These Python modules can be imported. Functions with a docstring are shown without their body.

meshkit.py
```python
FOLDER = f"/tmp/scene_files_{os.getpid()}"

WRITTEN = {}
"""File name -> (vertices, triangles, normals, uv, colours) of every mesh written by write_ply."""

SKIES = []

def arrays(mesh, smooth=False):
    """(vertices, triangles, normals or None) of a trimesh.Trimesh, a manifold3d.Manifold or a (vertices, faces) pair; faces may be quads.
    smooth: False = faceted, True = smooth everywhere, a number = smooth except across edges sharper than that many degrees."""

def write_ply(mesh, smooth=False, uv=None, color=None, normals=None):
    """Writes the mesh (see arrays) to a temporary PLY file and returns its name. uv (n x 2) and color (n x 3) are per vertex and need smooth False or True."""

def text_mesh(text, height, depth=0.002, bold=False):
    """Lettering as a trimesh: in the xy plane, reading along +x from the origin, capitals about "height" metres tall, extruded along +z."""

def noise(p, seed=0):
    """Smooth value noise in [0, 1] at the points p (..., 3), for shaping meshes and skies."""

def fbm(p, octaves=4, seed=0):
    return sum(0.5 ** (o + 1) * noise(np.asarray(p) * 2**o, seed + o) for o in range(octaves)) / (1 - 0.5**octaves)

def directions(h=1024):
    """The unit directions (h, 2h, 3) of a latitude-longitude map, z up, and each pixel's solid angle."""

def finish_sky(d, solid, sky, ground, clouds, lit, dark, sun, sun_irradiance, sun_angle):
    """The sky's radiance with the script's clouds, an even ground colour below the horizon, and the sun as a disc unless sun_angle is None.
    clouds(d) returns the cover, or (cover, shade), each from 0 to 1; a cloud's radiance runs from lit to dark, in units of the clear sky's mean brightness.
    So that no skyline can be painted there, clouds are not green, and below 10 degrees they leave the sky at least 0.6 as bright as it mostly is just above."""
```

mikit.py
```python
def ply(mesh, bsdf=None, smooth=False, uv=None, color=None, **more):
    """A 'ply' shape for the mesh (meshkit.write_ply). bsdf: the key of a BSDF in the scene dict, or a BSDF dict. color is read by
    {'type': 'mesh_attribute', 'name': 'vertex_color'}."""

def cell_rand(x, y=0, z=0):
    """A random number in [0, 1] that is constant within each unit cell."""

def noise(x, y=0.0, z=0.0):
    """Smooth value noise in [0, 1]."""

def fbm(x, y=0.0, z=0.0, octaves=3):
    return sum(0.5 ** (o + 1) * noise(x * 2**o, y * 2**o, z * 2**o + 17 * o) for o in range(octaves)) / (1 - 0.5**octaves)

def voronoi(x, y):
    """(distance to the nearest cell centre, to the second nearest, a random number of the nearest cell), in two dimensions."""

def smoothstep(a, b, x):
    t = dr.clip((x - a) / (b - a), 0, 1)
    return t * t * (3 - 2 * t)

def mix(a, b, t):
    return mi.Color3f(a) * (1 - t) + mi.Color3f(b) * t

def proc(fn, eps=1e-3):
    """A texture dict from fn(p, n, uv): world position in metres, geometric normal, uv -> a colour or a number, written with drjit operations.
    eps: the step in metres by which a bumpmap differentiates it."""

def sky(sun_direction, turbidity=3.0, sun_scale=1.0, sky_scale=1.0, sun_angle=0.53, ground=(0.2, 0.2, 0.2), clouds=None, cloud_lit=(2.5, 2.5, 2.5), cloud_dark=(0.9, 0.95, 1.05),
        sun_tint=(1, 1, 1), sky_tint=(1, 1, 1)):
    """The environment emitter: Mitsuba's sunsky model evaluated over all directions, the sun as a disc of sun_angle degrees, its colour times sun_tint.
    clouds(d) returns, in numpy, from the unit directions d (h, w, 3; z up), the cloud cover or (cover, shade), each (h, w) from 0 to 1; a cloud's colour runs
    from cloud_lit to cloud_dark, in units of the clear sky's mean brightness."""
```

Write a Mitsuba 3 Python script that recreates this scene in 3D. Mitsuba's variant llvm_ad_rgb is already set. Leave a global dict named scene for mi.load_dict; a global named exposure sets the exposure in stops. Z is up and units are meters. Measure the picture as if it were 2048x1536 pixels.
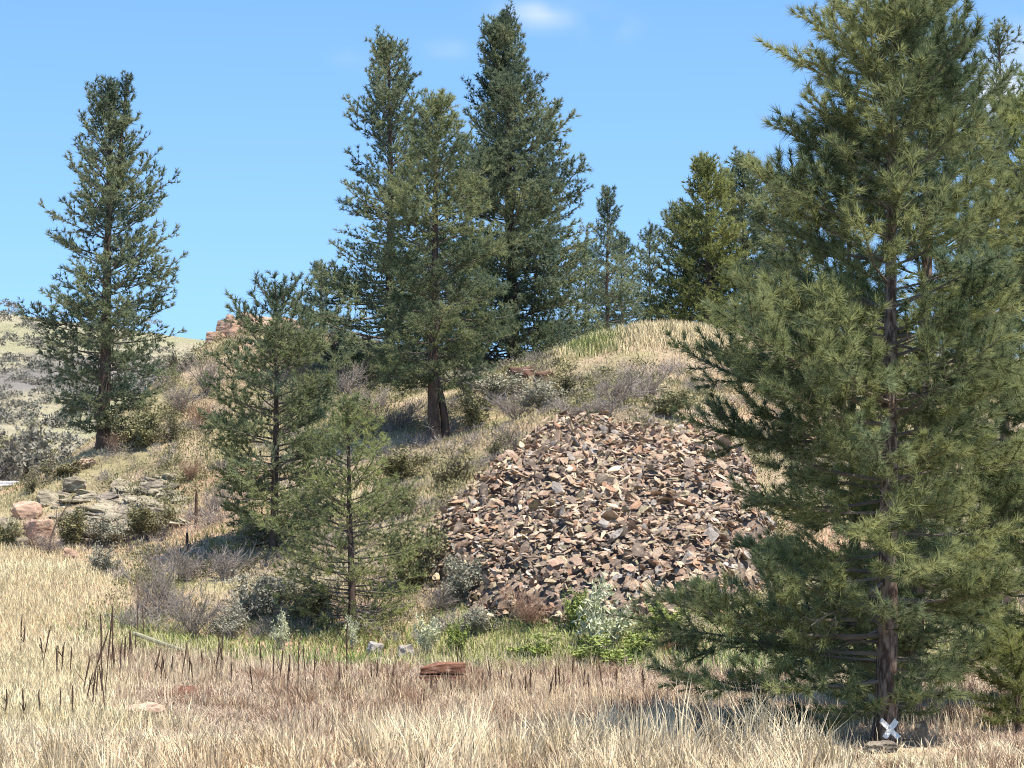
import math
import numpy as np, trimesh, drjit as dr, mitsuba as mi
import mikit, meshkit
from mikit import noise, fbm, mix, smoothstep
from scipy.interpolate import RBFInterpolator
from scipy.spatial import ConvexHull

scene, labels = {}, {}
ST = mi.ScalarTransform4f

# ---------------------------------------------------------------- camera, sky, exposure
PITCH = 3.705
scene['camera'] = {'type': 'perspective', 'fov': 24.0, 'fov_axis': 'x', 'near_clip': 0.5, 'far_clip': 9000.0,
                   'to_world': ST().look_at(origin=[0, 0, 3.2], target=[0, math.cos(math.radians(PITCH)), 3.2 + math.sin(math.radians(PITCH))], up=[0, 0, 1])}
exposure = 2.5


def cloud_cover(d):
    """A few thin fair-weather wisps and one small cumulus low on the right."""
    az = np.degrees(np.arctan2(d[..., 0], d[..., 1]))
    el = np.degrees(np.arcsin(np.clip(d[..., 2], -1, 1)))
    n = meshkit.fbm(np.stack([az * 0.9, el * 1.8, az * 0 + 3.1], -1), 5, seed=4)
    c = np.zeros_like(az)
    for a, e, ra, re_, k in ((0.7, 12.45, 0.95, 0.34, 0.32), (-1.55, 11.6, 0.5, 0.2, 0.12), (-3.9, 11.35, 0.4, 0.2, 0.12), (2.3, 12.1, 0.6, 0.3, 0.2), (11.6, 10.3, 1.0, 0.6, .9), (14.5, 10.9, 2.5, 1.2, 1.0),
                             (-25, 14, 6, 1.5, 0.7), (38, 20, 8, 2.5, 0.8), (95, 24, 14, 3, .8), (180, 18, 20, 3, .8), (-100, 20, 12, 3, .8)):
        q = ((az - a) / ra) ** 2 + ((el - e) / re_) ** 2
        c = np.maximum(c, k * np.exp(-q * 1.1) * np.clip((n - 0.36) * 4.0, 0, 1.3))
    return np.clip(c, 0, 0.95), np.clip(0.25 - 0.3 * c, 0, 1)


SUN = (0.33, -0.24, 0.91)
scene['sky'] = mikit.sky(SUN, turbidity=2.6, clouds=cloud_cover, cloud_lit=(2.6, 2.6, 2.65), cloud_dark=(1.6, 1.7, 1.9), sun_tint=(0.95, 1.0, 1.10), sky_tint=(0.66, 0.87, 1.06), ground=(0.22, 0.19, 0.13))

# ---------------------------------------------------------------- the lie of the land: surveyed heights (x east, y north, z up, metres)
# <terrain>
SURVEY = np.array([
    (-22, 14, 0.0), (0, 14, 0.0), (22, 14, 0.0), (-10, 26, 0.0), (10, 26, 0.0), (-7.5, 34, 0.05), (0, 34, 0), (9, 34, 0), (18, 34, 0), (-12, 34, .15),
    (0, 45, 0), (9, 45, 0), (18, 45, 0), (-4, 46, 0), (0, 54, 0.05), (8, 54, 0.05), (16, 54, 0.05), (-4, 54, 0.1), (28, 45, 0), (28, 58, .3),
    (-9.29, 44.00, 0.30), (-10.99, 52.00, 0.52), (-12.70, 60.00, 1.10), (-14.41, 68.00, 2.22), (-15.69, 74.00, 2.82), (-12.62, 74.00, 2.59), (-12.42, 65.00, 1.59), (-9.59, 60.00, 0.66), (-9.88, 66.00, 1.57), (-16.71, 66.00, 1.57), (-13.65, 54.00, 0.42), (-20.29, 80.00, 3.53),
    (-7.99, 64.00, 1.15), (-5.34, 61.00, 0.56), (-7.48, 69.00, 2.20), (-9.43, 73.00, 2.90), (-4.15, 62.00, 0.77), (-1.60, 62.50, 1.14), (-0.30, 61.50, 0.89), (-0.31, 62.20, 1.30), (2.25, 61.80, 1.26), (4.80, 61.80, 1.26), (2.18, 60.00, 0.60), (4.70, 60.50, 0.58), (7.26, 61.00, 0.56), (12.30, 61.00, 0.56),
    (-14.17, 76.50, 3.12), (-11.63, 77.50, 3.44), (-13.49, 84.00, 5.29), (-16.10, 84.00, 5.08), (-11.23, 84.00, 5.81), (-16.02, 77.00, 3.49), (-17.49, 84.00, 4.45), (-20.94, 86.00, 4.62),
    (-14.97, 88.00, 6.66), (-16.51, 88.00, 5.93), (-13.46, 92.00, 7.40), (-14.60, 97.00, 9.04), (-14.66, 103.00, 10.36), (-18.00, 90.00, 5.34),
    (-13.77, 106.00, 11.52), (-12.34, 107.00, 11.83), (-9.01, 102.00, 11.74), (-6.68, 99.00, 11.22), (-4.67, 96.00, 10.02), (0.52, 96.00, 9.82), (1.88, 94.00, 10.03), (2.99, 92.00, 10.66), (4.09, 91.00, 11.11), (5.23, 91.00, 11.22), (7.13, 91.00, 11.09), (8.92, 90.00, 10.31),
    (-6.20, 92.00, 8.83), (-8.20, 93.00, 8.89), (-10.13, 93.00, 8.60), (-10.13, 85.00, 6.37), (-7.57, 77.00, 4.47), (-5.82, 75.00, 4.44), (-6.68, 86.00, 7.12),
    (-2.62, 82.00, 6.51), (-0.73, 80.00, 6.82), (-4.10, 81.00, 6.22), (-1.96, 76.00, 5.09), (-2.53, 70.00, 4.07), (-3.66, 67.00, 2.92), (-1.14, 86.00, 8.20),
    (1.70, 77.00, 7.48), (3.71, 79.00, 7.71), (5.35, 79.00, 7.71), (3.11, 85.00, 8.99), (6.65, 85.00, 8.99), (7.87, 83.00, 8.28),
    (1.63, 74.00, 6.54), (4.24, 74.00, 6.27), (1.52, 69.00, 4.20), (4.66, 69.00, 4.20),
    (9.57, 80.00, 6.18), (13.21, 82.00, 6.26), (17.86, 84.00, 6.33), (9.37, 67.00, 2.23), (13.53, 67.00, 2.23), (15.34, 95.00, 10.30), (20.67, 97.00, 10.45), (22.26, 84.00, 6.33), (16.89, 64.00, 1.62),
    (-13, 121, 10.6), (-7, 116, 10.6), (0, 114, 9.5), (8, 112, 9), (10, 125, 9), (20, 122, 9.5), (30, 120, 9.5), (-26, 102, 4.6), (-25, 112, 4.6), (-32, 96, 4.4), (-19, 108, 5.6), (-20.6, 100, 4.5), (-26, 118, 4.3), (-32, 118, 4.3), (-28, 128, 4.5), (-23.5, 122, 4.5), (-30, 144, 5.4), (-23, 112, 4.4), (-21.3, 104, 4.4), (-20.6, 95, 4.6), (-19.11, 90.00, 4.43), (-21.82, 92.00, 4.63), (-40, 80, 3.5), (-40, 110, 4.6)], float)
_rbf = RBFInterpolator(SURVEY[:, :2], SURVEY[:, 2], kernel='thin_plate_spline', smoothing=0.6)
_gx, _gy = np.arange(-46, 46.01, 1.0), np.arange(10, 146.01, 1.0)
_grid = _rbf(np.stack(np.meshgrid(_gx, _gy, indexing='ij'), -1).reshape(-1, 2)).reshape(len(_gx), len(_gy))


def _sm(a, b, x):
    t = np.clip((x - a) / (b - a), 0, 1)
    return t * t * (3 - 2 * t)


def ground_z(x, y):
    x, y = np.asarray(x, float), np.asarray(y, float)
    fx, fy = np.clip(x, -45.9, 45.9) + 46, np.clip(y, 10.1, 145.9) - 10
    i, j = np.floor(fx).astype(int), np.floor(fy).astype(int)
    a, b = fx - i, fy - j
    near = (_grid[i, j] * (1 - a) * (1 - b) + _grid[i + 1, j] * a * (1 - b) + _grid[i, j + 1] * (1 - a) * b + _grid[i + 1, j + 1] * a * b)
    near = near + 0.10 * (meshkit.noise(np.stack([x * .45, y * .45, x * 0], -1), 3) - 0.5) + 0.05 * (meshkit.noise(np.stack([x * 1.6, y * 1.6, x * 0], -1), 5) - 0.5)
    near = near * _sm(-40, 25, y)
    slope = 1 - 0.82 * _sm(-98, 40, x) + 0.10 * (meshkit.fbm(np.stack([x * .02, y * .01, x * 0], -1), 3, 8) - 0.5)
    far = 4.6 + 0.045 * np.clip(y - 115, 0, 60) + 45.5 * slope * np.clip((y - 185) / 315, 0, 1.0) ** 0.9 * (1 - 0.55 * _sm(520, 1400, y))
    far = far + 2.5 * (meshkit.fbm(np.stack([x * .03, y * .018, x * 0], -1), 3, 9) - 0.5) * _sm(190, 300, y)
    w = _sm(112, 134, y)
    return near * (1 - w) + far * w
# </terrain>


def normal_at(x, y, e=0.6):
    n = np.stack([-(ground_z(x + e, y) - ground_z(x - e, y)) / (2 * e), -(ground_z(x, y + e) - ground_z(x, y - e)) / (2 * e), np.ones_like(np.asarray(x, float))], -1)
    return n / np.linalg.norm(n, axis=-1, keepdims=True)


# ---------------------------------------------------------------- materials
def bsdf(key, color, rough=0.85, spec=0.25, bump=None):
    m = {'type': 'principled', 'base_color': mikit.proc(color) if callable(color) else {'type': 'rgb', 'value': list(color)}, 'roughness': rough, 'specular': spec}
    if bump:
        m = {'type': 'bumpmap', 'arbitrary': mikit.proc(bump[0], bump[2]), 'scale': bump[1], 'bsdf': m}
    scene[key] = {'type': 'twosided', 'bsdf': m}


def soil_color(p, n, uv):
    a = fbm(p.x * .35, p.y * .35, p.z * .35, 4)
    b = fbm(p.x * 2.3, p.y * 2.3, p.z * 2.3, 4)
    near = mix(mix((.28, .225, .155), (.24, .215, .125), smoothstep(.42, .6, a)), (.34, .235, .16), smoothstep(.54, .74, fbm(p.x * .22 + 9, p.y * .22, p.z * .3, 3)))
    near = near * (0.65 + 0.7 * b)
    h = fbm(p.x * .035, p.y * .014, p.z * .05, 4)
    hill = mix(mix((.19, .19, .12), (.22, .205, .145), smoothstep(.4, .6, h)), (.135, .13, .12), smoothstep(.50, .62, fbm(p.x * .02 + 4, p.y * .006, p.z * .075, 4)))
    hill = hill * (0.8 + 0.4 * fbm(p.x * .5, p.y * .5, p.z * .5, 3))
    return mix(near, hill, smoothstep(150, 220, p.y))


bsdf('soil', soil_color, .95, .1, (lambda p, n, uv: fbm(p.x * 5, p.y * 5, p.z * 5, 4), .06, .02))


def needle_color(dark, light, cool):
    def fn(p, n, uv):
        a = fbm(p.x * .55, p.y * .55, p.z * .55, 3)
        c = mix(dark, light, smoothstep(.30, .68, a + .25 * (uv.x - .5)))
        c = mix(c, cool, smoothstep(.55, .95, noise(p.x * .9 + 31, p.y * .9, p.z * .9)) * .7)
        c = mix(c, (.22, .15, .07), smoothstep(.93, .99, uv.x) * .8)
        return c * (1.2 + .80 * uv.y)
    return fn


def needle_bsdf(key, color):
    scene[key] = {'type': 'principledthin', 'base_color': mikit.proc(color), 'roughness': .5, 'diff_trans': 1.0, 'eta': 1.4}


needle_bsdf('needles_close', needle_color((.088, .118, .062), (.235, .258, .118), (.130, .180, .120)))
needle_bsdf('needles_light', needle_color((.110, .140, .068), (.25, .278, .118), (.150, .195, .110)))
needle_bsdf('needles_middle', needle_color((.088, .118, .070), (.212, .238, .118), (.130, .175, .122)))
needle_bsdf('needles_far', needle_color((.088, .120, .080), (.192, .222, .126), (.130, .178, .140)))
needle_bsdf('needles_yellow', needle_color((.095, .120, .050), (.220, .240, .090), (.135, .170, .085)))


def bark_color(p, n, uv):
    f = fbm(p.x * 22, p.y * 22, p.z * 5.5, 4)
    g = noise(p.x * 3, p.y * 3, p.z * 1.1)
    return mix((.085, .058, .046), mix((.25, .175, .135), (.32, .26, .215), g), smoothstep(.34, .66, f))


bsdf('bark', bark_color, .9, .15, (lambda p, n, uv: fbm(p.x * 16, p.y * 16, p.z * 3.2, 4), .05, .006))
bsdf('far_bark', lambda p, n, uv: mix((.04, .032, .028), (.15, .11, .09), fbm(p.x * 9, p.y * 9, p.z * 2.5, 3)), .9, .15)
bsdf('limb_wood', lambda p, n, uv: mix((.09, .078, .066), (.24, .21, .175), fbm(p.x * 3, p.y * 3, p.z * 3, 3)), .9, .15)
bsdf('dead_wood', lambda p, n, uv: mix((.13, .115, .10), (.38, .35, .31), noise(p.x * 4, p.y * 4, p.z * 4)), .85, .2)


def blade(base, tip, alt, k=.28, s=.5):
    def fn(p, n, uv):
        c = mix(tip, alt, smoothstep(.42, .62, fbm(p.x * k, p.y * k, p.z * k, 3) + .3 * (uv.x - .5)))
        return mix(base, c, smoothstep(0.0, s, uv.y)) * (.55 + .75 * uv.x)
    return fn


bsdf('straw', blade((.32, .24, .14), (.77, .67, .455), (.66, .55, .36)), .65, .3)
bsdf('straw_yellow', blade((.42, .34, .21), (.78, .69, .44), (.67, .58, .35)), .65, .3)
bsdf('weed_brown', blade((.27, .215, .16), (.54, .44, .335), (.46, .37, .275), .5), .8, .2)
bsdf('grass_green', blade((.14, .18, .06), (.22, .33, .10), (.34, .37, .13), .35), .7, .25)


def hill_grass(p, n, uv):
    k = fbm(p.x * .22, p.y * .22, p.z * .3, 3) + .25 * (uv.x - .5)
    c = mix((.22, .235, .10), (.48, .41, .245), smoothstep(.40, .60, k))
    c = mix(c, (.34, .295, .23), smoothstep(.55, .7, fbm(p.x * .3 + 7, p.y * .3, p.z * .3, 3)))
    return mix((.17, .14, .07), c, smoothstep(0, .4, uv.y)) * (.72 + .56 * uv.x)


bsdf('grass_hill', hill_grass, .7, .25)


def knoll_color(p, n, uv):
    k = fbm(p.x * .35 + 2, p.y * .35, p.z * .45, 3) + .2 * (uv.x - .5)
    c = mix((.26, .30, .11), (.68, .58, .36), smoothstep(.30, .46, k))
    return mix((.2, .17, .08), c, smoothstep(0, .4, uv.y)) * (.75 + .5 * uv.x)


bsdf('grass_knoll', knoll_color, .7, .25)
bsdf('twig_grey', lambda p, n, uv: mix((.16, .145, .13), (.40, .36, .325), uv.x), .9, .15)
bsdf('twig_dark', lambda p, n, uv: mix((.06, .052, .046), (.17, .145, .125), uv.x), .9, .15)
bsdf('twig_brown', lambda p, n, uv: mix((.16, .10, .07), (.40, .27, .19), uv.x), .9, .15)
bsdf('twig_red', lambda p, n, uv: mix((.15, .09, .08), (.33, .23, .20), uv.x), .9, .15)
bsdf('leaf_sage', lambda p, n, uv: mix((.20, .205, .15), (.40, .40, .31), uv.x), .8, .25)
bsdf('leaf_olive', lambda p, n, uv: mix((.13, .135, .065), (.32, .31, .165), uv.x), .7, .3)
bsdf('leaf_green', lambda p, n, uv: mix((.13, .19, .05), (.34, .40, .11), uv.x), .65, .3)
bsdf('leaf_silver', lambda p, n, uv: mix((.33, .37, .23), (.64, .66, .46), uv.x), .8, .25)
bsdf('leaf_far', lambda p, n, uv: mix((.14, .14, .115), (.30, .29, .235), uv.x), .9, .1)
bsdf('stalk_dark', lambda p, n, uv: mix((.045, .033, .025), (.15, .10, .07), noise(p.x * 6, p.y * 6, p.z * 9)), .9, .15)


def rock_color(a, b, spot, k=4.0):
    def fn(p, n, uv):
        c = mix(a, b, smoothstep(.3, .7, fbm(p.x * k, p.y * k, p.z * k, 4)))
        c = mix(c, spot, smoothstep(.60, .72, fbm(p.x * k * 2.2 + 5, p.y * k * 2.2, p.z * k * 2.2, 3)) * .8)
        return c * (.75 + .5 * noise(p.x * 40, p.y * 40, p.z * 40))
    return fn


STONES = {'stone_tan': ((.33, .245, .17), (.48, .38, .28), (.28, .21, .15)), 'stone_pink': ((.31, .215, .155), (.43, .325, .245), (.22, .15, .115)),
          'stone_cream': ((.50, .41, .27), (.66, .56, .41), (.36, .28, .19)), 'stone_grey': ((.25, .23, .20), (.40, .37, .33), (.18, .16, .14)),
          'stone_plum': ((.13, .105, .085), (.22, .18, .145), (.32, .25, .19)), 'stone_olive': ((.235, .205, .135), (.34, .30, .20), (.17, .145, .105)),
          'stone_rust': ((.29, .175, .11), (.38, .25, .165), (.22, .13, .085))}
for k_, v_ in STONES.items():
    bsdf(k_, rock_color(*v_), .9, .2, (lambda p, n, uv: fbm(p.x * 14, p.y * 14, p.z * 14, 3), .02, .01))
bsdf('rock_lichen', rock_color((.20, .18, .135), (.31, .285, .21), (.15, .12, .095), 2.6), .92, .15, (lambda p, n, uv: fbm(p.x * 4, p.y * 4, p.z * 14, 4), .07, .02))
bsdf('rock_dark', rock_color((.13, .115, .095), (.24, .215, .17), (.08, .07, .06), 2.6), .92, .15, (lambda p, n, uv: fbm(p.x * 4, p.y * 4, p.z * 14, 4), .07, .02))
bsdf('rock_orange', rock_color((.32, .215, .155), (.43, .315, .235), (.21, .165, .135), 2.2), .92, .15, (lambda p, n, uv: fbm(p.x * 4, p.y * 4, p.z * 10, 4), .07, .02))
bsdf('rock_brown', rock_color((.125, .062, .042), (.20, .105, .07), (.30, .20, .15), 3.0), .92, .15, (lambda p, n, uv: fbm(p.x * 5, p.y * 5, p.z * 16, 4), .05, .02))
bsdf('rock_brown_shaded', rock_color((.085, .05, .04), (.13, .08, .06), (.17, .13, .11), 3.0), .92, .15, (lambda p, n, uv: fbm(p.x * 5, p.y * 5, p.z * 9, 4), .05, .02))  # darker copy of the brown rock, with tree shade put into its colour
bsdf('rock_grey', rock_color((.24, .225, .205), (.38, .36, .33), (.12, .11, .10), 3.0), .92, .15, (lambda p, n, uv: fbm(p.x * 6, p.y * 6, p.z * 9, 4), .05, .02))
bsdf('white_paint', lambda p, n, uv: mix((.86, .85, .81), (.62, .59, .53), smoothstep(.6, .75, fbm(p.x * 30, p.y * 30, p.z * 30, 3))), .6, .3)
bsdf('galvanised', lambda p, n, uv: mix((.62, .62, .61), (.74, .74, .73), noise(p.x * 2, p.y * 2, p.z * 2)), .5, .4)
bsdf('post_wood', lambda p, n, uv: mix((.10, .08, .06), (.2, .16, .12), noise(p.x * 9, p.y * 9, p.z * 3)), .9, .1)
bsdf('gravel_pale', lambda p, n, uv: mix((.46, .40, .36), (.60, .54, .49), fbm(p.x * 1.5, p.y * 1.5, p.z * 3, 4)), .95, .1)
bsdf('pole_wood', lambda p, n, uv: mix((.25, .255, .16), (.42, .41, .28), fbm(p.x * 5, p.y * 5, p.z * 5, 3)), .85, .2)


# ---------------------------------------------------------------- mesh helpers
def put(key, mesh, material, m=None, smooth=False, uv=None):
    scene[key] = mikit.ply(mesh, material, smooth=smooth, uv=uv)
    if m is not None:
        scene[key]['to_world'] = ST(m)
    return key


used = {}


def numbered(name):
    n = used.get(name, 0)
    used[name] = n + 1
    return name if n == 0 else f'{name}_{n:03d}'


def tag(key, label, cat=None, group=None, kind=None):
    labels[key] = {k: v for k, v in (('label', label), ('category', cat), ('group', group), ('kind', kind)) if v}


def unit(v):
    return v / np.maximum(np.linalg.norm(v, axis=-1, keepdims=True), 1e-9)


def tube(points, radii, sides=5, cap=True):
    p = np.asarray(points, float)
    t = unit(np.gradient(p, axis=0))
    a = unit(np.cross(t, np.where(np.abs(t[:, 2:]) < 0.8, [[0, 0, 1.0]], [[1.0, 0, 0]])))
    b = np.cross(t, a)
    ang = np.arange(sides) * 2 * np.pi / sides
    r = np.broadcast_to(radii, (len(p),))
    v = p[:, None] + r[:, None, None] * (np.cos(ang)[None, :, None] * a[:, None] + np.sin(ang)[None, :, None] * b[:, None])
    i, j = np.meshgrid(np.arange(len(p) - 1), np.arange(sides), indexing='ij')
    q = np.stack([i * sides + j, i * sides + (j + 1) % sides, (i + 1) * sides + (j + 1) % sides, (i + 1) * sides + j], -1).reshape(-1, 4)
    v, f = v.reshape(-1, 3), np.vstack([q[:, [0, 1, 2]], q[:, [0, 2, 3]]])
    if cap:
        n = len(v)
        v = np.vstack([v, p[:1], p[-1:]])
        k = np.arange(sides)
        f = np.vstack([f, np.stack([(k + 1) % sides, k, k * 0 + n], 1), np.stack([k, (k + 1) % sides, k * 0 + n + 1 - 0], 1) + np.array([[(len(p) - 1) * sides] * 2 + [0]])])
    return v, f


def join(parts):
    vs, fs, us, at = [], [], [], 0
    for part in parts:
        vs.append(part[0]); fs.append(np.asarray(part[1]) + at); at += len(part[0])
        us.append(part[2] if len(part) > 2 else np.zeros((len(part[0]), 2)))
    return np.vstack(vs), np.vstack(fs), np.vstack(us)


def spikes(base, direction, length, width, rng, u):
    """One slim triangle per row: needles and small leaves."""
    n = len(base)
    side = unit(np.cross(direction, unit(rng.normal(size=(n, 3))))) * (width * 0.5)[:, None]
    v = np.stack([base - side, base + side, base + direction * length[:, None]], 1).reshape(-1, 3)
    uv = np.stack([np.repeat(u, 3), np.tile([0.0, 0.0, 1.0], n)], 1)
    return v, np.arange(3 * n).reshape(-1, 3), uv


def leaves(base, direction, length, width, rng, u):
    """Two triangles per leaf, widest in the middle."""
    n = len(base)
    side = unit(np.cross(direction, unit(rng.normal(size=(n, 3))))) * (width * 0.5)[:, None]
    mid = base + direction * (length * 0.45)[:, None]
    v = np.stack([base, mid - side, base + direction * length[:, None], mid + side], 1).reshape(-1, 3)
    k = np.arange(n)[:, None] * 4
    f = np.vstack([k + [[0, 1, 2]], k + [[0, 2, 3]]])
    uv = np.stack([np.repeat(u, 4), np.tile([0.0, .5, 1.0, .5], n)], 1)
    return v, f, uv


def hull(points):
    h = ConvexHull(points)
    m = trimesh.Trimesh(points, h.simplices, process=True)
    m.remove_unreferenced_vertices()
    trimesh.repair.fix_normals(m)
    return m


def stone_mesh(rng, sx, sy, sz, n=14):
    p = unit(rng.normal(size=(n, 3)))
    p = np.sign(p) * np.abs(p) ** 0.55
    return hull(p * np.array([sx, sy, sz]) * 0.5 * rng.uniform(.75, 1.1, (n, 1)))


def boulder_mesh(rng, sx, sy, sz, amp=.10, sub=3, strata=0.0):
    m = stone_mesh(rng, 2, 2, 2, 22)
    m = m.subdivide_to_size(0.9 / sub)
    v = np.array(m.vertices)
    s = rng.uniform(0, 50, 3)
    d = meshkit.fbm(v * 2.2 + s, 4, 2) - .5
    v = v + unit(v) * (d * amp * 4)[:, None]
    if strata:
        band = np.abs(((v[:, 2] * 2.6 + .3 * d) % 1) - .5) * 2
        v[:, :2] *= (1 - strata * _sm(.6, 1.0, band))[:, None]
    return trimesh.Trimesh(v * np.array([sx, sy, sz]) * .5, m.faces, process=False)


def rot(rx=0, ry=0, rz=0):
    cx, sx, cy, sy, cz, sz = math.cos(rx), math.sin(rx), math.cos(ry), math.sin(ry), math.cos(rz), math.sin(rz)
    return (np.array([[cz, -sz, 0], [sz, cz, 0], [0, 0, 1]]) @ np.array([[cy, 0, sy], [0, 1, 0], [-sy, 0, cy]]) @ np.array([[1, 0, 0], [0, cx, -sx], [0, sx, cx]]))


def mat(r=None, t=(0, 0, 0), s=1.0):
    m = np.eye(4)
    m[:3, :3] = (np.eye(3) if r is None else r) * s
    m[:3, 3] = t
    return m


# ---------------------------------------------------------------- ground
def build_ground():
    xs = np.unique(np.concatenate([np.linspace(-3000, -60, 50) , np.arange(-60, 60.01, .5), np.linspace(60, 3000, 50)]))
    ys = np.unique(np.concatenate([np.linspace(-1500, 20, 24), np.arange(20, 118, .5), np.arange(118, 240, 2.5), np.arange(240, 620, 8), np.linspace(620, 4500, 40)]))
    X, Y = np.meshgrid(xs, ys, indexing='ij')
    Z = ground_z(X, Y)
    n, m = X.shape
    i, j = np.meshgrid(np.arange(n - 1), np.arange(m - 1), indexing='ij')
    f = np.stack([i * m + j, (i + 1) * m + j, (i + 1) * m + j + 1, i * m + j + 1], -1).reshape(-1, 4)
    put('ground', (np.stack([X, Y, Z], -1).reshape(-1, 3), f), 'soil', smooth=True)
    tag('ground', 'sloping hillside soil under dry grass', kind='structure')


build_ground()

# ---------------------------------------------------------------- grass and weeds
PILE_XY = np.array([(p[0], p[1]) for p in ((-2.58, 66.00, 3.64), (-1.54, 68.00, 4.68), (0.09, 71.00, 5.95), (0.81, 72.20, 6.43), (1.73, 73.00, 6.80), (2.67, 73.00, 6.44), (4.19, 73.00, 6.50), (5.72, 73.20, 6.51), (6.87, 71.00, 6.00), (7.33, 66.00, 3.61), (5.37, 62.40, 1.78), (3.38, 61.50, 1.32), (1.47, 61.50, 1.32), (-0.50, 62.00, 1.60), (-1.78, 64.30, 2.80))])


def in_poly(x, y, poly):
    inside = np.zeros(len(x), bool)
    for k in range(len(poly)):
        (x0, y0), (x1, y1) = poly[k - 1], poly[k]
        if y0 != y1:
            inside ^= ((y0 > y) != (y1 > y)) & (x < (x1 - x0) * (y - y0) / (y1 - y0) + x0)
    return inside


def scatter(rng, density, y0, y1, margin=1.0):
    """Random spots of the ground inside the wedge of land that the valley opens up."""
    top = 0.2126 * y1 + margin
    n = int(density * (y1 - y0) * 2 * top)
    x, y = rng.uniform(-top, top, n), rng.uniform(y0, y1, n)
    k = np.abs(x) < 0.2126 * y + margin
    return x[k], y[k]


def edge_noise(x, y, k=.25, seed=1, o=3):
    return meshkit.fbm(np.stack([x * k, y * k, x * 0], -1), o, seed)


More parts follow.
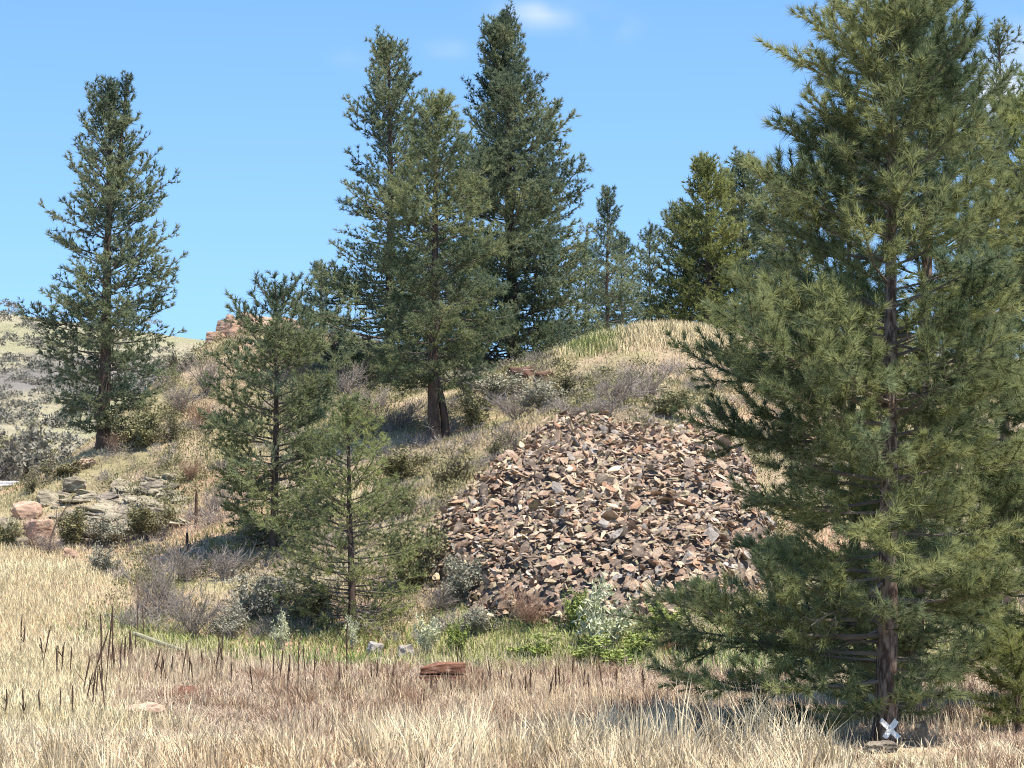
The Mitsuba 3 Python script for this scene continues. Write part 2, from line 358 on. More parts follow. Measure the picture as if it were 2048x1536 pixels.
def blades(x, y, h, w, lean, rng, bend=.5, drift=None):
    n = len(x)
    z = ground_z(x, y) - .02
    a = rng.uniform(0, 2 * np.pi, n)
    d = np.stack([np.cos(a), np.sin(a), np.zeros(n)], 1) * (rng.uniform(.1, 1, n) * lean * h)[:, None] + np.array([[-.05, 0, 0]]) * h[:, None]
    if drift is not None:
        d = d + np.column_stack([drift, 0 * h])
    up = np.stack([0 * h, 0 * h, h], 1)
    p0 = np.stack([x, y, z], 1)
    p1 = p0 + up * .55 + d * .35
    p2 = p0 + up * (1 - .25 * rng.uniform(0, 1, (n, 1)) * bend) + d
    b = rng.uniform(-1, 1, n) * 1.0
    s = np.stack([np.cos(b), np.sin(b), 0 * b], 1) * (w * .5)[:, None]
    v = np.stack([p0 - s, p0 + s, p1 - s * .85, p1 + s * .85, p2], 1).reshape(-1, 3)
    k = np.arange(n)[:, None] * 5
    f = np.vstack([k + [[0, 1, 3]], k + [[0, 3, 2]], k + [[2, 3, 4]]])
    uv = np.stack([np.repeat(rng.uniform(0, 1, n), 5), np.tile([0, 0, .55, .55, 1.0], n)], 1)
    return v, f, uv


def stuff(key, mesh, material, label):
    put(key, mesh[:2], material, uv=mesh[2])
    tag(key, label, kind='stuff')


def left_slope(x, y):
    """1 on the straw slope at the left of the valley, 0 on the field."""
    return _sm(-1.2, 1.2, (-8.6 - 0.17 * np.clip(y - 50, -20, 40)) - x + 2.0 * (edge_noise(x, y, .35, 2) - .5))


def pile_free(x, y):
    return ~in_poly(x, y, PILE_XY)


def litter_free(x, y, r):
    """Few blades grow in the needle litter round the foot of the nearest pine."""
    return ~((np.abs(x - 5.85) < .75) & (y > 34.8) & (y < 38.6) & (r.uniform(0, 1, len(x)) < .9))


def plant_grass():
    r = np.random.default_rng(11)
    # tall pale straw nearest
    cx, cy = scatter(r, 17, 30.5, 40)
    keep = r.uniform(0, 1, len(cx)) < (1 - .97 * _sm(34.0, 37.0, cy - 2.2 * _sm(-3, 0, cx) * (1 - _sm(4, 5, cx)) + 3.5 * (edge_noise(cx, cy, .3, 21) - .5) + 1.5 * _sm(6, 8, cx))) * (.25 + .75 * _sm(.38, .55, edge_noise(cx, cy, .5, 22)))
    keep &= ~((cx > 4.5) & (cx < 6.6) & ((cy > 32.2) & (r.uniform(0, 1, len(cx)) < .95)))
    cx, cy = cx[keep], cy[keep]
    ch = r.uniform(.28, .72, len(cx)) * (.65 + .6 * edge_noise(cx, cy, .6, 23)) * (1 - .70 * _sm(4.2, 5.4, cx)) * (1 + .45 * _sm(-3, 0, cx) * (1 - _sm(4, 5, cx)) * _sm(32, 34, cy))
    cl = r.normal(0, .22, (len(cx), 2))
    nb = 20
    off = r.normal(0, .10, (len(cx), nb, 2))
    x, y = (cx[:, None] + off[..., 0]).ravel(), (cy[:, None] + off[..., 1]).ravel()
    h = (ch[:, None] * r.uniform(.55, 1.2, (len(cx), nb))).ravel()
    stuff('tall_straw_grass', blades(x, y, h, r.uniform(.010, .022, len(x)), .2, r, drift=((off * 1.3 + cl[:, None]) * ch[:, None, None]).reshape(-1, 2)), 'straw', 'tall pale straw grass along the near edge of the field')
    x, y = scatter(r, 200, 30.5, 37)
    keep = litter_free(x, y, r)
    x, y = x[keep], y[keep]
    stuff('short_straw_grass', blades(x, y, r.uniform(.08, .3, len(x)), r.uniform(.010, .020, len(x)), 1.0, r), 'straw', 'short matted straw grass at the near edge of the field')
    # pinkish brown dead weeds of the flat field, with thin straw in between
    x, y = scatter(r, 300, 34, 60)
    keep = litter_free(x, y, r) & (r.uniform(0, 1, len(x)) < (1 - left_slope(x, y)) * (.35 + .65 * _sm(34, 40, y)) * (1 - _sm(57.5, 59.5, y + 3 * (edge_noise(x, y, .3, 24) - .5))))
    x, y = x[keep], y[keep]
    stuff('brown_field_weeds', blades(x, y, r.uniform(.06, .21, len(x)), r.uniform(.010, .020, len(x)), 1.2, r), 'weed_brown', 'low pinkish brown dead weeds covering the flat field')
    x, y = scatter(r, 70, 36, 60)
    keep = litter_free(x, y, r) & (r.uniform(0, 1, len(x)) < (.06 + .7 * _sm(.48, .62, edge_noise(x, y, .4, 25)))) & (left_slope(x, y) < .5)
    x, y = x[keep], y[keep]
    stuff('thin_straw_grass', blades(x, y, r.uniform(.2, .5, len(x)), r.uniform(.008, .015, len(x)), .35, r), 'straw', 'thin scattered straw grass among the brown field weeds')
    cx, cy = scatter(r, 2.2, 31, 58)
    k = litter_free(cx, cy, r) & (left_slope(cx, cy) < .6) & (edge_noise(cx, cy, .35, 71) > .45)
    cx, cy = cx[k], cy[k]
    nb = 26
    off = r.normal(0, .07, (len(cx), nb, 2))
    x, y = (cx[:, None] + off[..., 0]).ravel(), (cy[:, None] + off[..., 1]).ravel()
    h = (r.uniform(.2, .55, len(cx))[:, None] * r.uniform(.5, 1.1, (len(cx), nb))).ravel()
    stuff('dry_weed_stems', blades(x, y, h, r.uniform(.008, .014, len(x)), .35, r, drift=(off * 2.2).reshape(-1, 2)), 'twig_brown', 'brown dry weed stems in small bunches across the field')
    # left slope
    x, y = scatter(r, 260, 36, 77)
    keep = r.uniform(0, 1, len(x)) < left_slope(x, y) * (1 - _sm(73.5, 76, y + 3 * (edge_noise(x, y, .4, 26) - .5)))
    x, y = x[keep], y[keep]
    stuff('yellow_slope_grass', blades(x, y, r.uniform(.14, .38, len(x)), r.uniform(.010, .020, len(x)), .5, r), 'straw_yellow', 'yellow dry grass on the slope at the left')
    # green strip at the foot of the hill
    x, y = scatter(r, 240, 55, 66)
    keep = r.uniform(0, 1, len(x)) < (1 - left_slope(x, y)) * _sm(56.5, 59.0, y + 2 * (edge_noise(x, y, .3, 27) - .5)) * (1 - _sm(61.5, 64.5, y + 3 * (edge_noise(x, y, .3, 28) - .5)))
    keep &= pile_free(x, y) & (r.uniform(0, 1, len(x)) < .45 + .55 * _sm(.38, .55, edge_noise(x, y, .9, 61)))
    x, y = x[keep], y[keep]
    stuff('green_foot_grass', blades(x, y, r.uniform(.08, .42, len(x)) ** 1.2 * (.5 + edge_noise(x, y, .7, 62)), r.uniform(.012, .026, len(x)), .9, r), 'grass_green', 'green grass strip along the foot of the hill')
    # the hill
    x, y = scatter(r, 130, 61, 108, .5)
    knoll = _sm(86.5, 88, y + 2 * (edge_noise(x, y, .4, 29) - .5)) * _sm(1.3, 2.5, x)
    keep = r.uniform(0, 1, len(x)) < (1 - left_slope(x, y) * (1 - _sm(73.5, 76, y))) * (.25 + .75 * _sm(.34, .5, edge_noise(x, y, .35, 30))) * (1 - knoll) * (1 - .45 * _sm(88, 96, y))
    keep &= pile_free(x, y)
    x, y = x[keep], y[keep]
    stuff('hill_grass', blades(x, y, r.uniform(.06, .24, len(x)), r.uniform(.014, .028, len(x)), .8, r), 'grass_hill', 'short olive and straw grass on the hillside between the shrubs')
    x, y = scatter(r, 190, 85, 95, .5)
    knoll = _sm(86.5, 88, y + 2 * (edge_noise(x, y, .4, 29) - .5)) * _sm(1.3, 2.5, x)
    keep = r.uniform(0, 1, len(x)) < knoll
    x, y = x[keep], y[keep]
    stuff('knoll_grass', blades(x, y, r.uniform(.2, .5, len(x)), r.uniform(.018, .034, len(x)), .4, r), 'grass_knoll', 'long pale grass with green patches on the knoll behind the stone pile')

    # low weeds and twig litter on the hillside
    for key, mat_, dens, seed, label, lw in (('olive_ground_cover', 'leaf_olive', 1.5, 51, 'low olive weeds scattered between the hillside shrubs', (.10, .04)), ('grey_ground_cover', 'twig_grey', 1.3, 53, 'low grey twiggy litter scattered over the hillside', (.22, .014))):
        x, y = scatter(r, dens, 61, 108, .5)
        k = (edge_noise(x, y, .4, seed) > .46) & pile_free(x, y) & (left_slope(x, y) < .3) & ((y < 86) | (x < 2))
        x, y = x[k], y[k]
        n = 110
        w, h = r.uniform(.3, .9, len(x)), r.uniform(.15, .5, len(x))
        o = r.normal(0, .3, (len(x), n, 2)) * w[:, None, None]
        px, py = x[:, None] + o[..., 0], y[:, None] + o[..., 1]
        pz = ground_z(px, py) + h[:, None] * r.uniform(0, 1, (len(x), n)) * np.exp(-(o ** 2).sum(-1) / w[:, None] ** 2 * 2)
        p = np.stack([px, py, pz], -1).reshape(-1, 3)
        d = unit(np.concatenate([o, np.full(o.shape[:2] + (1,), .35)], -1).reshape(-1, 3) + r.normal(0, .25, (len(p), 3)))
        u = np.clip(np.repeat(r.uniform(0, 1, len(x)), n) * .6 + r.uniform(0, .4, len(p)), 0, 1)
        stuff(key, leaves(p, d, lw[0] * r.uniform(.6, 1.4, len(p)), lw[1] * r.uniform(.7, 1.3, len(p)), r, u), mat_, label)


plant_grass()

# ---------------------------------------------------------------- pine branches: a few lengths, each grown once and set many times
CLASSES = (0.5, 0.9, 1.5, 2.2, 3.0, 3.8)
LODS = {'close': dict(sub=.17, tuft=.12, n=28, w=.0115, l=.20), 'middle': dict(sub=.22, tuft=.15, n=12, w=.024, l=.20), 'wispy': dict(sub=.30, tuft=.19, n=10, w=.022, l=.19), 'far': dict(sub=.27, tuft=.19, n=10, w=.034, l=.22)}


def grow_branch(rng, L, sub, tuft, n, w, l):
    wood, tips, dirs = [], [], []
    s = np.linspace(0, 1, 7)
    wob = rng.normal(0, .03 * L, (7, 3)) * s[:, None]
    ax = np.stack([L * s, 0 * s, L * (-.06 * s + rng.uniform(.10, .24) * s ** 2.2)], 1) + np.cumsum(wob, 0) * .5
    wood.append(tube(ax, np.linspace(.010 + .0085 * L, .006, 7), 4, False))

    def along(path, a, b, axis_dir=None):
        seg = np.linalg.norm(np.diff(path, axis=0), axis=1)
        at = np.concatenate([[0], np.cumsum(seg)])
        q = np.arange(a * at[-1], b * at[-1] + 1e-6, tuft) if at[-1] * (b - a) > tuft else np.array([at[-1] * b])
        q = np.append(q, at[-1])
        P_ = np.stack([np.interp(q, at, path[:, k]) for k in range(3)], 1)
        D_ = unit(np.stack([np.interp(np.minimum(q + .05, at[-1]), at, path[:, k]) - np.interp(np.maximum(q - .05, 0), at, path[:, k]) for k in range(3)], 1))
        tips.append(P_); dirs.append(D_)

    along(ax, .5 if L > 1 else .2, 1.0)
    t = .20 + rng.uniform(0, .05)
    side = 1
    while t < .97:
        o = np.array([np.interp(t, s, ax[:, k]) for k in range(3)])
        d0 = unit(np.array([np.interp(t + .04, s, ax[:, k]) for k in range(3)]) - o)
        ln = (L * .36 * (1 - t) ** .75 * min(1, .35 + t * 2) + .20) * rng.uniform(.6, 1.15)
        az = side * rng.uniform(.55, 1.05)
        d = unit(np.array([d0[0] * math.cos(az) - d0[1] * math.sin(az), d0[0] * math.sin(az) + d0[1] * math.cos(az), d0[2] + rng.normal(.08, .22)]))
        k = np.linspace(0, 1, 4)
        path = o + d * (k * ln)[:, None] + np.array([0, 0, 1.0]) * (rng.uniform(.05, .3) * ln * k ** 2)[:, None]
        wood.append(tube(path, np.linspace(.005 + .006 * ln, .004, 4), 3, False))
        along(path, .35 if ln > .5 else .15, 1.0)
        if ln > .55:
            for _ in range(int(ln / .28)):
                tt = rng.uniform(.3, .85)
                o2 = o + d * tt * ln
                d2 = unit(d + rng.normal(0, .55, 3) + np.array([0, 0, .15]))
                l2 = rng.uniform(.18, .38)
                p2 = o2 + d2 * (np.linspace(0, 1, 3) * l2)[:, None]
                wood.append(tube(p2, np.linspace(.006, .003, 3), 3, False))
                along(p2, .3, 1.0)
        side = -side
        t += sub / L * rng.uniform(.6, 1.4)
    P_, D_ = np.vstack(tips), np.vstack(dirs)
    m = len(P_)
    base = np.repeat(P_, n, 0)
    ax_ = np.repeat(D_, n, 0)
    perp = unit(np.cross(ax_, rng.normal(size=ax_.shape)))
    phi = rng.uniform(.15, 1.0, m * n) * np.repeat(rng.uniform(.7, 1.5, m), n)
    d = unit(ax_ * np.cos(phi)[:, None] + perp * np.sin(phi)[:, None] + np.stack([0 * phi, 0 * phi, np.repeat(rng.normal(.0, .22, m), n)], 1))
    lf = np.repeat(rng.uniform(.62, 1.25, m), n)
    u = np.clip(np.repeat(rng.uniform(0, 1, m), n) * .7 + rng.uniform(0, .3, m * n), 0, 1)
    needles = spikes(base - ax_ * rng.uniform(0, .06, m * n)[:, None], d, lf * l * rng.uniform(.7, 1.1, m * n), w * rng.uniform(.7, 1.3, m * n), rng, u)
    return join(wood), needles


def grow_bare(rng, L):
    wood = []
    s = np.linspace(0, 1, 6)
    ax = np.stack([L * s, 0 * s, L * (-.22 * s + .10 * s ** 2)], 1) + np.cumsum(rng.normal(0, .035 * L, (6, 3)) * s[:, None], 0)
    wood.append(tube(ax, np.linspace(.008 + .008 * L, .005, 6), 4, False))
    for _ in range(int(5 + 4 * L)):
        t = rng.uniform(.25, .98)
        o = np.array([np.interp(t, s, ax[:, k]) for k in range(3)])
        d = unit(np.array([.7, rng.normal(0, .8), rng.normal(0, .5)]))
        ln = L * .35 * (1.1 - t) * rng.uniform(.5, 1.2) + .08
        k = np.linspace(0, 1, 4)[:, None]
        path = o + d * k * ln + rng.normal(0, .04, (4, 3)) * k
        wood.append(tube(path, np.linspace(.007, .003, 4), 3, False))
    return join(wood)


branch_kinds = {}


def branch_group(lod, material, wood_material, L, which):
    key = f'{lod}_{material}_{L}_{which}'.replace('.', 'p')
    if key not in branch_kinds:
        mesh = branch_meshes.get((lod, L, which))
        if mesh is None:
            mesh = branch_meshes[(lod, L, which)] = grow_branch(np.random.default_rng(900 + int(L * 10) * 7 + which * 131 + len(lod)), L, **LODS[lod])
        (wv, wf, wu), (nv, nf, nu) = mesh
        scene['needled_twigs_' + key] = {'type': 'shapegroup', 'needles': mikit.ply((nv, nf), material, uv=nu)}
        scene['twig_wood_' + key] = {'type': 'shapegroup', 'wood': mikit.ply((wv, wf), wood_material)}
        branch_kinds[key] = True
    return 'needled_twigs_' + key, 'twig_wood_' + key


branch_meshes = {}
for k_ in range(3):
    scene[f'bare_limb_{k_}'] = {'type': 'shapegroup', 'wood': mikit.ply(grow_bare(np.random.default_rng(70 + k_), 1.5)[:2], 'dead_wood')}


def instance(key, group, m):
    scene[key] = {'type': 'instance', 'group': {'type': 'ref', 'id': group}, 'to_world': ST(m)}


def stem_path(x, y, z0, z1, dx, dy, rng, n=14, bow=.0):
    t = np.linspace(0, 1, n)
    w = np.cumsum(rng.normal(0, .012, (n, 2)), 0) * (z1 - z0) * .12
    w -= t[:, None] * w[-1]
    return np.stack([x + dx * t + w[:, 0] + bow * np.sin(t * np.pi), y + dy * t + w[:, 1], z0 + (z1 - z0) * t], 1)


def pine(label, x, y, prof, lod, material, seed, r0=.2, dx=0.0, dy=0.0, forks=(), whorl=.36, per=5, gaps=.10, up=(.85, -.10), bark='far_bark', bare=0, bare_z=(0, 0), twins=(), name='pine_tree', cat='pine tree', depth=1.0, near_open=0):
    """prof: (height z, reach to the west, reach to the east) from the lowest green limb to the tip; forks: (height z where it leaves, dx, dy, its own prof)."""
    rng = np.random.default_rng(seed)
    root = numbered(name)
    tag(root, label, cat)
    z0 = float(ground_z(x, y)) - .15
    prof = sorted(prof)
    ztop = prof[-1][0]
    path = stem_path(x, y, z0, ztop, dx, dy, rng)
    stems = [(path, prof, r0)]
    trunks = []
    t = np.linspace(0, 1, 40)
    fine = np.stack([np.interp(t, np.linspace(0, 1, len(path)), path[:, k]) for k in range(3)], 1)
    rad = r0 * (1 - t) ** .85 + .018 + r0 * .5 * np.exp(-t * (ztop - z0) / .35)
    trunks.append((fine, rad))
    for fz, fdx, fdy, fprof in forks:
        fprof = sorted(fprof)
        o = np.array([np.interp(fz, path[:, 2], path[:, k]) for k in range(3)])
        tt = np.linspace(0, 1, 12)
        fp = np.stack([o[0] + fdx * tt ** .6, o[1] + fdy * tt ** .6, fz + (fprof[-1][0] - fz) * tt], 1)
        rb = np.interp(fz, fine[:, 2], rad) * .8
        trunks.append((fp, rb * (1 - tt) ** .8 + .015))
        stems.append((fp, fprof, rb))
    for tx, ty, tz in twins:
        tt = np.linspace(0, 1, 12)
        end = np.array([np.interp(tz, path[:, 2], path[:, k]) for k in range(3)])
        b = np.array([x + tx, y + ty, float(ground_z(x + tx, y + ty)) - .15])
        tp = b + (end - b) * tt[:, None] + np.array([tx, ty, 0]) * (np.sin(tt * np.pi) * .25)[:, None]
        trunks.append((tp, r0 * (.85 - .45 * tt)))
    for k, (p, r) in enumerate(trunks):
        v, f = tube(p, r, 12 if lod == 'close' else 7)
        if lod == 'close':
            v = v + (meshkit.fbm(np.array(v) * [7, 7, 1.6], 3, 5) - .5)[:, None] * np.array([[.07, .07, 0]])
        put(numbered(root + '__trunk'), (v, f), bark, smooth=True)
    crown_n = 0
    for p, pr, rb in stems:
        zz, lw, rw = (np.array(q) for q in zip(*pr))
        z = zz[0]
        turn = rng.uniform(0, 6.28)
        while z < zz[-1] - .12:
            f = (z - z0) / (ztop - z0)
            frac = (z - zz[0]) / (zz[-1] - zz[0])
            o = np.array([np.interp(z, p[:, 2], p[:, k]) for k in range(3)])
            for b in range(per + 1):
                inner = b >= per
                az = turn + b * 2 * np.pi / per + rng.normal(0, .25)
                if rng.uniform() < gaps + .02 * (lod == 'far') + .38 * (near_open and z < near_open and -2.5 < (az + math.pi) % (2 * math.pi) - math.pi < -.65) + .6 * max(0.0, float(meshkit.noise(np.array([az % 6.2832 * 1.3 + seed * 5.1, z * 1.3, 9.0]))) - .55):
                    continue
                c = math.cos(az)
                reach = (np.interp(z, zz, lw) * (1 - c) + np.interp(z, zz, rw) * (1 + c)) / 2
                reach *= rng.uniform(.84, 1.24) * (.62 + .72 * float(meshkit.noise(np.array([az % 6.2832 * .9 + seed * 3.7, z * .95, seed * 1.3])))) * (1 - (1 - depth) * abs(math.sin(az)))
                reach *= rng.uniform(.35, .65) if inner else 1.0
                el = up[1] + (up[0] - up[1]) * frac ** 1.3 + rng.normal(0, .10) + .25 * inner
                L = max(.30, reach / max(.45, math.cos(el)))
                cls = CLASSES[int(np.argmin([abs(math.log(L / q)) for q in CLASSES]))]
                g, gw = branch_group(lod, material, 'limb_wood', cls, int(rng.integers(0, 3)))
                m = mat(rot(0, 0, az) @ rot(0, -el, 0) @ rot(rng.normal(0, .35), 0, 0), o + [0, 0, rng.normal(0, whorl * .3)], L / cls)
                instance(f'{root}__crown__{crown_n:04d}', g, m)
                instance(f'{root}__limbs__{crown_n:04d}', gw, m)
                crown_n += 1
            turn += rng.uniform(.4, 1.2)
            z += whorl * rng.uniform(.75, 1.25) * (1.0 if frac < .7 else .8)
        for q in range(4):
            g, gw = branch_group(lod, material, 'limb_wood', .5, q % 2)
            m = mat(rot(0, 0, q * 1.7) @ rot(0, -1.2 - .1 * q, 0), p[-1] - [0, 0, .52 + .12 * q], 1.0)
            instance(f'{root}__crown__{crown_n:04d}', g, m)
            instance(f'{root}__limbs__{crown_n:04d}', gw, m)
            crown_n += 1
    for k in range(bare):
        z = rng.uniform(*bare_z)
        o = np.array([np.interp(z, path[:, 2], path[:, q]) for q in range(3)])
        m = mat(rot(0, 0, rng.uniform(0, 6.28)) @ rot(0, -rng.normal(0, .2), 0), o, rng.uniform(.5, 1.5))
        instance(numbered(root + '__dead_limb'), f'bare_limb_{k % 3}', m)
    return root


# the clump at the right
pine('tall pine with reddish trunk carrying the white cross, nearest tree', 5.83, 38.00, [(0.66, 1.81, 0.87), (0.85, 2.21, 1.18), (1.16, 3.31, 1.34), (1.71, 3.55, 1.58), (2.42, 3.39, 1.81), (3.12, 2.92, 1.89), (3.83, 2.92, 1.97), (4.14, 3.16, 2.05), (4.62, 3.47, 2.05), (5.41, 3.87, 2.05), (5.96, 3.16, 2.05), (6.60, 3.00, 1.97), (7.31, 2.37, 1.81), (8.11, 2.05, 1.58), (8.83, 1.81, 1.42), (9.47, 1.81, 1.30), (10.11, 1.70, 1.18), (10.68, 1.42, 0.99), (11.24, 0.87, 0.67), (11.73, 0.35, 0.35), (11.97, 0.08, 0.08)],
     'close', 'needles_close', 1, .168, dx=.25, bark='bark', bare=9, bare_z=(0.6, 4.0), whorl=.36, per=6, gaps=.08, up=(.75, -.12), depth=.85, near_open=2.6)
pine('pine with a dark shaded trunk, just behind the nearest tree on its right', 6.80, 41.50, [(1.06, 1.38, 1.64), (1.92, 1.72, 2.15), (3.03, 1.81, 2.33), (4.32, 1.81, 2.41), (5.61, 1.72, 2.24), (6.91, 1.64, 1.98), (8.21, 1.38, 1.72), (9.52, 1.12, 1.38), (10.84, 0.78, 1.03), (11.81, 0.52, 0.65), (12.60, 0.30, 0.26), (12.78, 0.09, 0.09)],
     'close', 'needles_close', 2, .17, dx=.62, bark='bark', bare=8, bare_z=(0.6, 3.5), whorl=.40, per=6, gaps=.10, up=(.8, -.1), depth=.8)
pine('slim pine with thin dark trunk, left behind the nearest tree', 6.02, 42.00, [(0.61, 1.31, 1.05), (1.47, 2.09, 1.13), (2.59, 2.18, 1.13), (3.90, 2.18, 1.05), (5.20, 2.09, 1.05), (6.52, 1.92, 0.96), (7.75, 1.57, 0.87), (8.80, 1.05, 0.70), (9.78, 0.52, 0.44), (10.13, 0.09, 0.09)],
     'close', 'needles_close', 3, .11, dx=-.1, bark='bark', bare=8, bare_z=(0.5, 3.0), whorl=.46, per=5, gaps=.15, up=(.7, -.15), depth=.8)
pine('light green pine cut off by the right edge of the picture', 10.12, 45.00, [(0.05, 1.49, 1.40), (1.16, 1.87, 1.68), (2.55, 2.01, 1.87), (3.94, 2.01, 1.96), (5.35, 1.96, 1.96), (6.75, 1.91, 1.87), (8.07, 1.77, 1.77), (9.30, 1.49, 1.49), (10.25, 1.03, 1.03), (11.01, 0.61, 0.65), (11.67, 0.28, 0.28), (11.86, 0.09, 0.09)],
     'close', 'needles_light', 4, .16, bark='bark', whorl=.42, per=6, gaps=.08, up=(.8, -.05))
pine('tall thin pine showing above the right edge, behind the near clump', 13.07, 64.00, [(8.25, 1.73, 1.73), (10.13, 1.59, 1.73), (12.01, 1.20, 1.46), (13.63, 0.80, 1.06), (14.85, 0.60, 0.73), (15.93, 0.46, 0.53), (16.88, 0.19, 0.19), (17.02, 0.07, 0.07)],
     'middle', 'needles_far', 5, .16, whorl=.42, per=4, gaps=.3, up=(.9, 0))

# the left-hand pine on its knoll
pine('large pine at the far left with two slender tips, standing on a rocky rise', -14.93, 88.00, [(7.21, 1.13, 0.97), (7.95, 2.08, 1.77), (9.05, 2.41, 2.08), (10.52, 2.58, 2.58), (11.99, 2.25, 2.65), (12.73, 2.74, 2.65), (14.39, 2.08, 2.65), (15.68, 1.77, 1.61), (16.80, 1.68, 1.44), (17.72, 1.28, 0.88), (18.84, 0.68, 0.55), (19.58, 0.29, 0.26), (20.05, 0.07, 0.07)],
     'far', 'needles_far', 6, .24, dx=.10, forks=((15.13, .62, 0, [(15.31, 0.37, 1.00), (16.42, 0.37, 0.91), (17.54, 0.29, 0.73), (18.47, 0.26, 0.46), (19.40, 0.18, 0.22), (20.33, 0.05, 0.05)]),), whorl=.36, per=6, gaps=.18, up=(.95, -.05), bare=5, bare_z=(7.5, 9.0))
# middle group
pine('slender tall pine, leftmost of the three tall ones in the middle', -4.84, 95.00, [(9.91, 3.35, 2.37), (11.10, 4.24, 2.56), (12.69, 3.55, 2.56), (14.28, 2.46, 2.37), (15.88, 2.07, 1.97), (17.28, 1.38, 1.68), (18.88, 1.87, 1.38), (20.28, 0.99, 1.18), (21.49, 0.89, 0.95), (22.50, 0.39, 0.39), (22.94, 0.12, 0.12)],
     'far', 'needles_far', 7, .22, dx=-.1, whorl=.36, per=6, gaps=.14, up=(.95, -.08))
pine('broad pine in front of the middle group, on a clear double trunk', -2.62, 82.00, [(8.48, 1.53, 1.36), (8.99, 2.55, 2.38), (9.85, 2.72, 2.64), (11.39, 2.55, 2.64), (13.11, 2.47, 2.47), (14.49, 1.96, 2.04), (15.87, 1.36, 1.53), (16.91, 0.94, 1.02), (17.77, 0.54, 0.60), (18.36, 0.10, 0.10)],
     'middle', 'needles_middle', 8, .20, twins=((.38, .1, 9.2),), whorl=.34, per=6, gaps=.10, up=(.9, -.1), bare=8, bare_z=(7.0, 9.0))
pine('tallest pine in the middle with a twin rounded top', 0.12, 98.00, [(9.96, 3.36, 3.15), (11.14, 3.56, 3.36), (12.58, 3.46, 3.25), (14.22, 3.25, 3.15), (16.07, 2.85, 3.05), (17.72, 2.34, 2.64), (19.37, 1.73, 2.03), (20.62, 1.42, 1.42), (22.07, 1.12, 1.02), (23.32, 0.61, 0.73), (24.15, 0.31, 0.37), (24.65, 0.08, 0.08)],
     'far', 'needles_far', 9, .27, dx=-.45, forks=((21.24, -.65, 0, [(21.45, 0.81, 0.41), (22.48, 0.77, 0.51), (23.52, 0.57, 0.51), (24.36, 0.16, 0.16)]),), whorl=.31, per=8, gaps=.06, up=(.95, -.05))
pine('small dark pine on the skyline left of the middle group', -8.27, 104.00, [(11.63, 0.97, 1.30), (12.71, 1.08, 1.30), (13.59, 0.76, 0.86), (14.46, 0.43, 0.47), (14.89, 0.11, 0.11)], 'far', 'needles_far', 10, .10, whorl=.34, per=5, gaps=.2)
# young pines lower on the slope
pine('young open pine in front of the skyline outcrop, left of centre', -7.00, 71.00, [(3.13, 1.77, 1.77), (3.93, 2.21, 2.06), (5.11, 2.28, 2.36), (6.29, 2.06, 2.21), (7.47, 1.84, 2.43), (8.51, 1.69, 1.77), (9.40, 1.33, 1.18), (9.92, 0.85, 0.77), (10.33, 0.32, 0.32), (10.62, 0.07, 0.07)],
     'middle', 'needles_middle', 11, .12, whorl=.36, per=6, gaps=.20, up=(.8, -.05), bare=6, bare_z=(4.0, 6.0))
pine('scraggly low pine with thin foliage at the foot of the slope', -4.12, 62.30, [(0.95, 1.68, 1.55), (1.40, 1.94, 1.81), (2.04, 2.07, 2.20), (3.07, 1.94, 2.20), (4.10, 1.49, 1.55), (5.14, 1.03, 1.10), (5.78, 0.65, 0.65), (6.43, 0.34, 0.34), (6.88, 0.06, 0.06)],
     'wispy', 'needles_light', 12, .09, dx=-.15, whorl=.32, per=6, gaps=.20, up=(.75, .0), bare=14, bare_z=(1.0, 4.5))
# trees beyond the knoll
pine('narrow spire-topped pine beyond the knoll', 4.75, 120.00, [(12.92, 1.99, 2.12), (14.68, 1.74, 1.99), (16.19, 1.37, 1.54), (17.70, 0.85, 0.90), (19.21, 0.75, 0.75), (20.10, 0.40, 0.40), (20.78, 0.10, 0.10)], 'far', 'needles_far', 13, .15, whorl=.42, per=5, gaps=.08, up=(.95, .1))
pine('bushy pale pine in the gap left of the spire-topped pine', 3.86, 126.00, [(13.15, 1.83, 1.57), (15.26, 1.70, 1.57), (16.84, 1.31, 1.31), (17.90, 0.73, 0.73), (18.42, 0.10, 0.10)], 'far', 'needles_far', 14, .12, whorl=.42, per=5, gaps=.02)
pine('small dense pine just right of the spire-topped pine', 5.70, 124.00, [(13.25, 1.54, 1.54), (15.58, 1.34, 1.34), (17.14, 0.88, 0.93), (18.44, 0.31, 0.31), (18.83, 0.10, 0.10)], 'far', 'needles_far', 15, .12, whorl=.42, per=5, gaps=.0)
pine('small rounded pine with pointed tip behind the crest of the knoll', 7.26, 126.00, [(13.41, 1.70, 1.70), (15.26, 1.57, 1.57), (16.84, 1.36, 1.31), (18.16, 0.84, 0.78), (19.22, 0.37, 0.37), (19.67, 0.10, 0.10)], 'far', 'needles_far', 16, .14, whorl=.42, per=5, gaps=.0)
pine('very dark pine at the right end of the knoll crest', 7.50, 104.00, [(11.63, 1.83, 2.05), (13.15, 1.73, 2.05), (14.46, 1.42, 1.77), (15.77, 1.08, 1.30), (16.86, 0.56, 0.65), (17.41, 0.11, 0.11)], 'far', 'needles_middle', 17, .14, whorl=.32, per=8, gaps=.08)
pine('left one of two pointed pines right of the knoll', 8.24, 101.00, [(11.38, 2.20, 2.10), (14.13, 1.78, 1.84), (16.04, 1.34, 1.38), (17.53, 0.96, 1.01), (18.59, 0.50, 0.52), (19.23, 0.10, 0.10)], 'far', 'needles_yellow', 18, .15, whorl=.32, per=8, gaps=.10)
